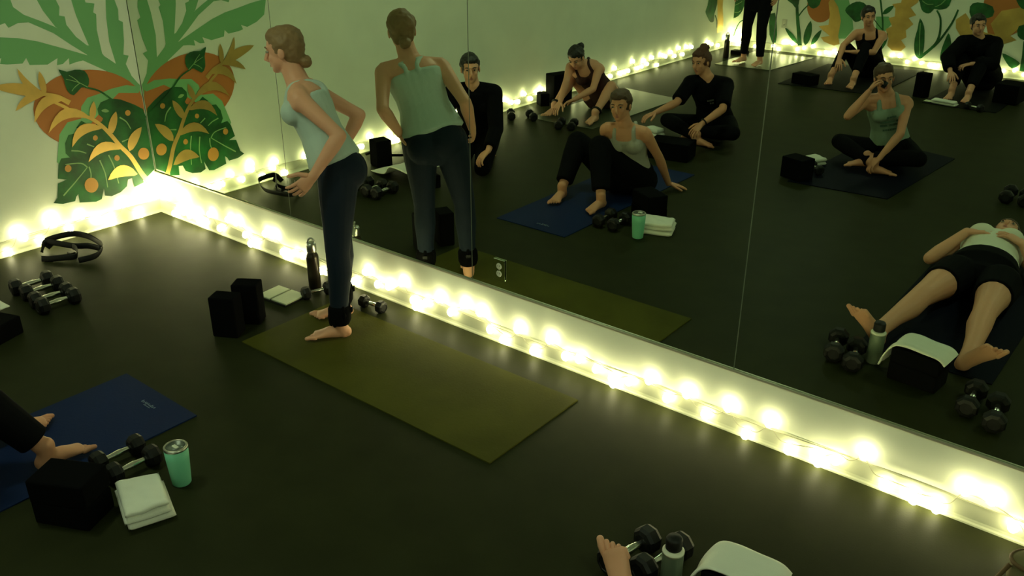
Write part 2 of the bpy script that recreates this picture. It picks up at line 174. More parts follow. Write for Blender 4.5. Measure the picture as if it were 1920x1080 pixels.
MURAL_LEFT=[["palm_frond","palm",1,[[-1.093,1.366],[-0.955,1.349],[-0.827,1.323],[-0.727,1.306],[-0.614,1.272],[-0.478,1.215],[-0.315,1.145],[-0.208,1.076],[-0.101,0.983],[-0.146,0.966],[-0.217,1.032],[-0.359,1.121],[-0.407,1.117],[-0.451,1.108],[-0.446,1.148],[-0.491,1.118],[-0.529,1.116],[-0.517,1.158],[-0.586,1.128],[-0.693,1.141],[-0.705,1.185],[-0.733,1.156],[-0.823,1.163],[-0.862,1.172],[-0.848,1.205],[-0.9,1.184],[-0.988,1.211],[-1.062,1.255]]],["palm_frond","palm",1,[[-0.963,1.587],[-0.833,1.589],[-0.723,1.539],[-0.715,1.485],[-0.663,1.435],[-0.567,1.386],[-0.495,1.346],[-0.391,1.266],[-0.301,1.191],[-0.231,1.125],[-0.13,1.05],[-0.19,1.043],[-0.322,1.149],[-0.415,1.225],[-0.51,1.309],[-0.645,1.389],[-0.708,1.392],[-0.768,1.371],[-0.782,1.4],[-0.811,1.393],[-0.887,1.415],[-0.962,1.483]]],["palm_frond","palm",1,[[-0.573,1.553],[-0.568,1.512],[-0.546,1.447],[-0.491,1.346],[-0.408,1.26],[-0.303,1.165],[-0.3,1.195],[-0.375,1.271],[-0.42,1.349],[-0.42,1.399],[-0.453,1.409],[-0.441,1.458],[-0.454,1.501],[-0.466,1.585],[-0.511,1.644]]],["palm_frond","palm",1,[[-0.362,1.549],[-0.359,1.492],[-0.348,1.398],[-0.324,1.294],[-0.3,1.195],[-0.296,1.12],[-0.138,1.012],[-0.202,1.106],[-0.226,1.148],[-0.232,1.298],[-0.217,1.392],[-0.234,1.405],[-0.216,1.457],[-0.272,1.47],[-0.277,1.556],[-0.321,1.601]]],["palm_frond","palm",1,[[-0.136,1.558],[-0.138,1.472],[-0.155,1.363],[-0.164,1.215],[-0.145,1.06],[-0.142,0.989],[-0.004,0.903],[-0.052,0.975],[-0.078,1.058],[-0.048,1.108],[-0.083,1.12],[-0.063,1.202],[-0.048,1.325],[-0.074,1.34],[-0.065,1.406],[-0.078,1.466],[-0.073,1.597]]],["palm_frond","palm",1,[[-0.309,1.211],[-0.144,1.067],[-0.06,0.976],[-0.004,0.906],[-0.004,0.756],[-0.035,0.739],[-0.038,0.861],[-0.108,0.901],[-0.194,0.896],[-0.167,0.946],[-0.242,1.066],[-0.323,1.146],[-0.346,1.186]]],["palm_frond","palm",3,[[-0.004,0.892],[-0.099,0.922],[-0.212,0.915],[-0.298,0.897],[-0.381,0.885],[-0.431,0.836],[-0.446,0.761],[-0.54,0.754],[-0.605,0.689],[-0.658,0.518],[-0.616,0.455],[-0.485,0.638],[-0.356,0.744],[-0.259,0.818],[-0.163,0.88],[-0.025,0.856]]],["orange_disc","orange",2,[[-0.004,0.74],[-0.007,0.699],[-0.029,0.662],[-0.06,0.628],[-0.1,0.599],[-0.146,0.576],[-0.199,0.559],[-0.255,0.548],[-0.313,0.545],[-0.373,0.548],[-0.432,0.557],[-0.488,0.573],[-0.541,0.595],[-0.59,0.621],[-0.632,0.651],[-0.668,0.685],[-0.697,0.722],[-0.717,0.76],[-0.73,0.799],[-0.734,0.838],[-0.73,0.876],[-0.718,0.912],[-0.697,0.946],[-0.67,0.977],[-0.635,1.004],[-0.594,1.027],[-0.548,1.045],[-0.497,1.057],[-0.443,1.064],[-0.387,1.064],[-0.33,1.059],[-0.273,1.047],[-0.217,1.03],[-0.165,1.006],[-0.118,0.977],[-0.076,0.944],[-0.042,0.907],[-0.016,0.867],[-0.004,0.825],[-0.004,0.782]]],["monstera_leaf","monstera",4,[[-0.736,0.26],[-0.705,0.288],[-0.681,0.38],[-0.62,0.391],[-0.675,0.41],[-0.652,0.5],[-0.626,0.535],[-0.571,0.529],[-0.592,0.561],[-0.582,0.625],[-0.55,0.673],[-0.509,0.676],[-0.464,0.693],[-0.449,0.693],[-0.491,0.709],[-0.449,0.748],[-0.4,0.709],[-0.363,0.706],[-0.314,0.718],[-0.303,0.735],[-0.328,0.766],[-0.328,0.803],[-0.298,0.841],[-0.233,0.855],[-0.158,0.835],[-0.071,0.786],[-0.013,0.744],[-0.004,0.7],[-0.004,0.664],[-0.004,0.517],[-0.004,0.313],[-0.062,0.277],[-0.103,0.259],[-0.098,0.241],[-0.173,0.226],[-0.177,0.293],[-0.21,0.289],[-0.226,0.245],[-0.278,0.215],[-0.345,0.204],[-0.39,0.22],[-0.385,0.278],[-0.417,0.203],[-0.458,0.195],[-0.569,0.219],[-0.566,0.278],[-0.583,0.263],[-0.596,0.236],[-0.678,0.239]]],["leaf_vein","vein",5,[[-0.661,0.288],[-0.644,0.3],[-0.621,0.318],[-0.594,0.337],[-0.568,0.357],[-0.542,0.378],[-0.513,0.401],[-0.487,0.422],[-0.469,0.437],[-0.473,0.441],[-0.491,0.427],[-0.517,0.406],[-0.546,0.384],[-0.573,0.363],[-0.599,0.344],[-0.626,0.325],[-0.649,0.308],[-0.666,0.296]]],["leaf_vein","vein",5,[[-0.467,0.442],[-0.473,0.449],[-0.48,0.459],[-0.492,0.47],[-0.508,0.479],[-0.532,0.485],[-0.562,0.489],[-0.59,0.492],[-0.61,0.493],[-0.61,0.488],[-0.591,0.485],[-0.562,0.482],[-0.533,0.478],[-0.51,0.472],[-0.496,0.464],[-0.487,0.454],[-0.48,0.444],[-0.474,0.436]]],["leaf_vein","vein",5,[[-0.464,0.439],[-0.463,0.431],[-0.461,0.419],[-0.46,0.406],[-0.459,0.393],[-0.461,0.382],[-0.464,0.369],[-0.467,0.358],[-0.469,0.35],[-0.463,0.348],[-0.461,0.356],[-0.457,0.367],[-0.454,0.38],[-0.452,0.393],[-0.452,0.406],[-0.452,0.419],[-0.454,0.432],[-0.454,0.44]]],["leaf_vein","vein",5,[[-0.385,0.466],[-0.38,0.449],[-0.374,0.424],[-0.368,0.396],[-0.364,0.37],[-0.363,0.343],[-0.363,0.315],[-0.365,0.29],[-0.365,0.272],[-0.359,0.272],[-0.358,0.289],[-0.357,0.315],[-0.356,0.343],[-0.356,0.37],[-0.36,0.397],[-0.366,0.426],[-0.372,0.451],[-0.375,0.468]]],["leaf_vein","vein",5,[[-0.318,0.486],[-0.313,0.471],[-0.307,0.45],[-0.3,0.425],[-0.295,0.4],[-0.291,0.369],[-0.288,0.334],[-0.285,0.302],[-0.283,0.279],[-0.277,0.279],[-0.279,0.302],[-0.281,0.334],[-0.283,0.37],[-0.287,0.4],[-0.292,0.427],[-0.299,0.452],[-0.305,0.473],[-0.309,0.488]]],["leaf_vein","vein",5,[[-0.192,0.717],[-0.184,0.71],[-0.172,0.701],[-0.161,0.691],[-0.151,0.68],[-0.144,0.667],[-0.137,0.651],[-0.132,0.637],[-0.128,0.627],[-0.123,0.629],[-0.126,0.639],[-0.131,0.654],[-0.137,0.67],[-0.144,0.684],[-0.154,0.696],[-0.167,0.708],[-0.178,0.717],[-0.185,0.724]]],["leaf_vein","vein",5,[[-0.554,0.566],[-0.544,0.564],[-0.53,0.56],[-0.515,0.556],[-0.501,0.552],[-0.49,0.546],[-0.478,0.54],[-0.468,0.534],[-0.461,0.53],[-0.458,0.535],[-0.465,0.539],[-0.475,0.546],[-0.486,0.553],[-0.499,0.559],[-0.512,0.564],[-0.528,0.568],[-0.542,0.572],[-0.552,0.575]]],["leaf_vein","vein",5,[[-0.446,0.588],[-0.437,0.582],[-0.424,0.574],[-0.41,0.566],[-0.401,0.561],[-0.398,0.566],[-0.407,0.572],[-0.42,0.581],[-0.432,0.589],[-0.441,0.595]]],["leaf_vein","vein",5,[[-0.203,0.551],[-0.191,0.553],[-0.174,0.557],[-0.157,0.561],[-0.145,0.563],[-0.146,0.569],[-0.158,0.567],[-0.176,0.564],[-0.193,0.562],[-0.205,0.56]]],["leaf_hole","vein",5,[[-0.305,0.787],[-0.299,0.791],[-0.287,0.794],[-0.276,0.794],[-0.266,0.789],[-0.257,0.78],[-0.253,0.774],[-0.259,0.771],[-0.27,0.769],[-0.281,0.77],[-0.291,0.775],[-0.301,0.781]]],["painted_berry","berry",6,[[-0.423,0.303],[-0.428,0.289],[-0.438,0.276],[-0.45,0.268],[-0.464,0.264],[-0.479,0.265],[-0.493,0.272],[-0.504,0.282],[-0.512,0.295],[-0.515,0.311],[-0.514,0.327],[-0.509,0.341],[-0.5,0.353],[-0.488,0.362],[-0.474,0.366],[-0.459,0.364],[-0.445,0.359],[-0.434,0.348],[-0.426,0.335],[-0.422,0.319]]],["painted_berry","berry",6,[[-0.025,0.432],[-0.029,0.42],[-0.037,0.409],[-0.048,0.402],[-0.06,0.399],[-0.073,0.4],[-0.085,0.405],[-0.095,0.413],[-0.102,0.424],[-0.106,0.437],[-0.106,0.45],[-0.101,0.462],[-0.093,0.472],[-0.083,0.48],[-0.071,0.483],[-0.058,0.482],[-0.046,0.477],[-0.035,0.469],[-0.028,0.458],[-0.025,0.445]]],["painted_berry","berry",6,[[-0.241,0.451],[-0.243,0.445],[-0.247,0.44],[-0.252,0.437],[-0.258,0.435],[-0.264,0.436],[-0.269,0.438],[-0.274,0.442],[-0.277,0.447],[-0.279,0.453],[-0.278,0.459],[-0.276,0.465],[-0.273,0.47],[-0.268,0.473],[-0.262,0.475],[-0.256,0.475],[-0.251,0.472],[-0.246,0.468],[-0.243,0.463],[-0.241,0.457]]],["painted_berry","berry",6,[[-0.364,0.616],[-0.366,0.611],[-0.369,0.607],[-0.374,0.604],[-0.379,0.602],[-0.384,0.602],[-0.389,0.604],[-0.393,0.608],[-0.396,0.612],[-0.397,0.617],[-0.397,0.623],[-0.395,0.628],[-0.392,0.632],[-0.387,0.635],[-0.382,0.637],[-0.377,0.637],[-0.372,0.635],[-0.368,0.631],[-0.365,0.627],[-0.364,0.621]]],["painted_berry","berry",6,[[-0.108,0.735],[-0.11,0.73],[-0.114,0.725],[-0.119,0.721],[-0.125,0.72],[-0.131,0.72],[-0.136,0.722],[-0.141,0.726],[-0.144,0.731],[-0.146,0.736],[-0.146,0.742],[-0.144,0.748],[-0.14,0.753],[-0.135,0.756],[-0.129,0.758],[-0.123,0.758],[-0.118,0.756],[-0.113,0.752],[-0.11,0.747],[-0.108,0.741]]],["painted_berry","berry",6,[[-0.577,0.456],[-0.579,0.449],[-0.584,0.444],[-0.589,0.44],[-0.596,0.438],[-0.603,0.438],[-0.609,0.441],[-0.614,0.446],[-0.618,0.452],[-0.619,0.459],[-0.619,0.466],[-0.616,0.473],[-0.612,0.479],[-0.606,0.483],[-0.6,0.485],[-0.593,0.485],[-0.587,0.482],[-0.581,0.477],[-0.578,0.471],[-0.576,0.464]]],["sprig_stem","gold",7,[[-0.047,0.235],[-0.055,0.25],[-0.067,0.272],[-0.081,0.297],[-0.094,0.323],[-0.106,0.351],[-0.119,0.383],[-0.133,0.416],[-0.147,0.447],[-0.164,0.474],[-0.181,0.498],[-0.198,0.52],[-0.212,0.54],[-0.223,0.558],[-0.233,0.576],[-0.243,0.594],[-0.254,0.613],[-0.268,0.635],[-0.284,0.659],[-0.3,0.682],[-0.317,0.702],[-0.333,0.72],[-0.349,0.736],[-0.366,0.751],[-0.384,0.765],[-0.405,0.777],[-0.426,0.788],[-0.447,0.798],[-0.465,0.809],[-0.483,0.822],[-0.5,0.836],[-0.517,0.85],[-0.534,0.864],[-0.551,0.876],[-0.567,0.886],[-0.581,0.897],[-0.595,0.909],[-0.609,0.925],[-0.623,0.943],[-0.636,0.96],[-0.644,0.972],[-0.658,0.962],[-0.649,0.95],[-0.637,0.933],[-0.623,0.913],[-0.608,0.896],[-0.593,0.883],[-0.578,0.871],[-0.562,0.86],[-0.546,0.848],[-0.531,0.835],[-0.514,0.82],[-0.496,0.805],[-0.478,0.791],[-0.457,0.779],[-0.436,0.768],[-0.416,0.758],[-0.398,0.746],[-0.382,0.733],[-0.366,0.719],[-0.351,0.704],[-0.337,0.687],[-0.321,0.667],[-0.306,0.645],[-0.291,0.622],[-0.278,0.6],[-0.267,0.582],[-0.258,0.564],[-0.249,0.546],[-0.237,0.526],[-0.222,0.504],[-0.206,0.482],[-0.19,0.459],[-0.175,0.434],[-0.162,0.406],[-0.15,0.374],[-0.137,0.341],[-0.125,0.311],[-0.112,0.284],[-0.098,0.258],[-0.086,0.236],[-0.078,0.221]]],["sprig_leaf","gold",7,[[-0.136,0.311],[-0.164,0.358],[-0.192,0.383],[-0.22,0.396],[-0.247,0.4],[-0.273,0.395],[-0.3,0.38],[-0.326,0.357],[-0.352,0.321],[-0.325,0.32],[-0.299,0.322],[-0.272,0.322],[-0.245,0.319],[-0.218,0.316],[-0.191,0.311],[-0.163,0.306]]],["sprig_leaf","gold",7,[[-0.205,0.509],[-0.246,0.55],[-0.283,0.572],[-0.318,0.581],[-0.35,0.58],[-0.38,0.569],[-0.408,0.548],[-0.434,0.517],[-0.458,0.472],[-0.429,0.487],[-0.399,0.501],[-0.369,0.51],[-0.338,0.515],[-0.306,0.517],[-0.272,0.514],[-0.238,0.509]]],["sprig_leaf","gold",7,[[-0.316,0.674],[-0.362,0.707],[-0.401,0.722],[-0.435,0.725],[-0.464,0.719],[-0.49,0.702],[-0.512,0.676],[-0.531,0.64],[-0.545,0.591],[-0.521,0.612],[-0.496,0.633],[-0.47,0.648],[-0.442,0.659],[-0.412,0.666],[-0.38,0.669],[-0.347,0.669]]],["sprig_leaf","gold",7,[[-0.378,0.746],[-0.423,0.799],[-0.464,0.828],[-0.504,0.843],[-0.541,0.843],[-0.576,0.831],[-0.61,0.805],[-0.642,0.766],[-0.673,0.711],[-0.639,0.737],[-0.605,0.758],[-0.57,0.773],[-0.534,0.779],[-0.496,0.779],[-0.458,0.771],[-0.418,0.758]]],["sprig_leaf","gold",7,[[-0.166,0.481],[-0.138,0.489],[-0.12,0.505],[-0.103,0.522],[-0.089,0.541],[-0.076,0.56],[-0.064,0.581],[-0.054,0.603],[-0.047,0.627],[-0.079,0.621],[-0.104,0.61],[-0.125,0.597],[-0.142,0.581],[-0.156,0.562],[-0.166,0.54],[-0.172,0.515]]],["sprig_leaf","gold",7,[[-0.28,0.617],[-0.255,0.628],[-0.24,0.644],[-0.228,0.661],[-0.219,0.68],[-0.212,0.699],[-0.207,0.72],[-0.205,0.742],[-0.207,0.765],[-0.228,0.752],[-0.244,0.737],[-0.257,0.72],[-0.268,0.703],[-0.277,0.684],[-0.283,0.665],[-0.286,0.643]]],["sprig_leaf","gold",7,[[-0.379,0.738],[-0.362,0.75],[-0.352,0.763],[-0.345,0.777],[-0.341,0.792],[-0.338,0.807],[-0.338,0.823],[-0.339,0.839],[-0.344,0.857],[-0.358,0.845],[-0.368,0.831],[-0.376,0.818],[-0.382,0.803],[-0.387,0.789],[-0.389,0.773],[-0.388,0.757]]],["sprig_leaf","gold",7,[[-0.509,0.901],[-0.559,0.93],[-0.599,0.941],[-0.635,0.941],[-0.666,0.931],[-0.692,0.911],[-0.714,0.882],[-0.732,0.843],[-0.744,0.791],[-0.72,0.817],[-0.696,0.842],[-0.67,0.861],[-0.641,0.876],[-0.61,0.886],[-0.577,0.892],[-0.542,0.895]]],["sprig_leaf","gold",7,[[-0.629,0.959],[-0.664,0.975],[-0.695,0.979],[-0.724,0.976],[-0.751,0.969],[-0.776,0.955],[-0.799,0.937],[-0.821,0.914],[-0.84,0.884],[-0.814,0.893],[-0.789,0.903],[-0.762,0.913],[-0.736,0.922],[-0.709,0.93],[-0.682,0.938],[-0.655,0.945]]],["sprig_leaf","gold",7,[[-0.643,0.952],[-0.672,0.99],[-0.705,1.014],[-0.74,1.031],[-0.777,1.044],[-0.815,1.052],[-0.854,1.056],[-0.894,1.055],[-0.936,1.047],[-0.905,1.025],[-0.872,1.008],[-0.837,0.993],[-0.801,0.978],[-0.765,0.966],[-0.727,0.955],[-0.687,0.948]]],["sprig_leaf","gold",7,[[-0.644,0.95],[-0.659,0.974],[-0.678,0.995],[-0.696,1.017],[-0.714,1.039],[-0.73,1.061],[-0.745,1.084],[-0.758,1.108],[-0.773,1.132],[-0.774,1.097],[-0.77,1.066],[-0.761,1.038],[-0.748,1.013],[-0.731,0.992],[-0.709,0.973],[-0.681,0.958]]],["sprig_leaf","gold",7,[[-0.643,0.952],[-0.63,0.971],[-0.626,0.99],[-0.624,1.009],[-0.625,1.027],[-0.627,1.045],[-0.632,1.063],[-0.638,1.08],[-0.648,1.097],[-0.658,1.078],[-0.662,1.06],[-0.666,1.041],[-0.667,1.023],[-0.666,1.005],[-0.663,0.987],[-0.657,0.969]]],["sprig_stem","gold",7,[[-0.49,0.888],[-0.503,0.896],[-0.52,0.909],[-0.54,0.924],[-0.56,0.936],[-0.581,0.945],[-0.602,0.953],[-0.622,0.959],[-0.638,0.965],[-0.652,0.969],[-0.664,0.972],[-0.673,0.975],[-0.68,0.976],[-0.686,0.961],[-0.68,0.958],[-0.671,0.954],[-0.66,0.95],[-0.647,0.944],[-0.631,0.937],[-0.612,0.93],[-0.593,0.921],[-0.575,0.912],[-0.558,0.9],[-0.54,0.885],[-0.524,0.871],[-0.512,0.861]]],["heart_leaf","monstera",8,[[-0.528,1.091],[-0.508,1.082],[-0.48,1.069],[-0.454,1.071],[-0.427,1.074],[-0.394,1.069],[-0.366,1.057],[-0.352,1.031],[-0.348,1.001],[-0.354,0.973],[-0.367,0.953],[-0.385,0.955],[-0.408,0.957],[-0.438,0.935],[-0.467,0.917],[-0.488,0.93],[-0.503,0.957],[-0.507,0.992],[-0.508,1.026],[-0.514,1.045],[-0.52,1.059],[-0.528,1.079]]],["leaf_vein","vein",9,[[-0.365,0.955],[-0.375,0.963],[-0.39,0.974],[-0.406,0.986],[-0.423,0.996],[-0.442,1.005],[-0.463,1.014],[-0.482,1.021],[-0.495,1.026],[-0.496,1.023],[-0.483,1.018],[-0.464,1.01],[-0.444,1.001],[-0.426,0.992],[-0.409,0.982],[-0.393,0.97],[-0.379,0.959],[-0.369,0.951]]],["leaf_vein","vein",9,[[-0.411,0.988],[-0.417,0.995],[-0.425,1.005],[-0.434,1.015],[-0.443,1.024],[-0.451,1.031],[-0.459,1.038],[-0.466,1.043],[-0.471,1.047],[-0.473,1.044],[-0.468,1.04],[-0.461,1.035],[-0.454,1.028],[-0.446,1.021],[-0.438,1.012],[-0.429,1.001],[-0.421,0.991],[-0.415,0.984]]],["leaf_vein","vein",9,[[-0.414,0.988],[-0.421,0.985],[-0.431,0.98],[-0.442,0.974],[-0.451,0.969],[-0.458,0.963],[-0.465,0.956],[-0.471,0.951],[-0.475,0.947],[-0.472,0.944],[-0.468,0.948],[-0.463,0.954],[-0.456,0.96],[-0.448,0.965],[-0.439,0.97],[-0.429,0.976],[-0.419,0.98],[-0.412,0.984]]],["heart_leaf_stem","monstera",8,[[-0.388,0.951],[-0.372,0.945],[-0.349,0.936],[-0.322,0.925],[-0.298,0.911],[-0.275,0.892],[-0.251,0.868],[-0.228,0.844],[-0.206,0.823],[-0.187,0.807],[-0.171,0.795],[-0.153,0.783],[-0.131,0.769],[-0.098,0.747],[-0.058,0.722],[-0.021,0.698],[-0.004,0.681],[-0.004,0.693],[-0.013,0.709],[-0.051,0.733],[-0.09,0.758],[-0.123,0.779],[-0.146,0.794],[-0.163,0.805],[-0.179,0.817],[-0.197,0.832],[-0.219,0.852],[-0.242,0.876],[-0.266,0.9],[-0.291,0.92],[-0.317,0.935],[-0.344,0.946],[-0.368,0.955],[-0.384,0.961]]]]
MURAL_LEFT_FAR=[["monstera_leaf","monstera",4,[[-8.226,0.764],[-8.319,0.762],[-8.411,0.73],[-8.448,0.679],[-8.455,0.618],[-8.43,0.556],[-8.399,0.497],[-8.402,0.439],[-8.4,0.396],[-8.355,0.386],[-8.299,0.398],[-8.251,0.43],[-8.206,0.472],[-8.16,0.512],[-8.131,0.551],[-8.146,0.586],[-8.175,0.627],[-8.192,0.702]]],["leaf_stem","monstera",4,[[-8.409,0.475],[-8.422,0.461],[-8.441,0.441],[-8.461,0.418],[-8.475,0.396],[-8.484,0.372],[-8.489,0.345],[-8.492,0.321],[-8.494,0.303],[-8.527,0.299],[-8.524,0.316],[-8.521,0.341],[-8.516,0.369],[-8.507,0.395],[-8.491,0.419],[-8.471,0.442],[-8.451,0.463],[-8.438,0.477]]],["gold_leaf","gold",3,[[-8.432,0.728],[-8.618,0.711],[-8.629,0.564],[-8.691,0.374],[-8.699,0.242],[-8.537,0.224],[-8.492,0.487]]]]
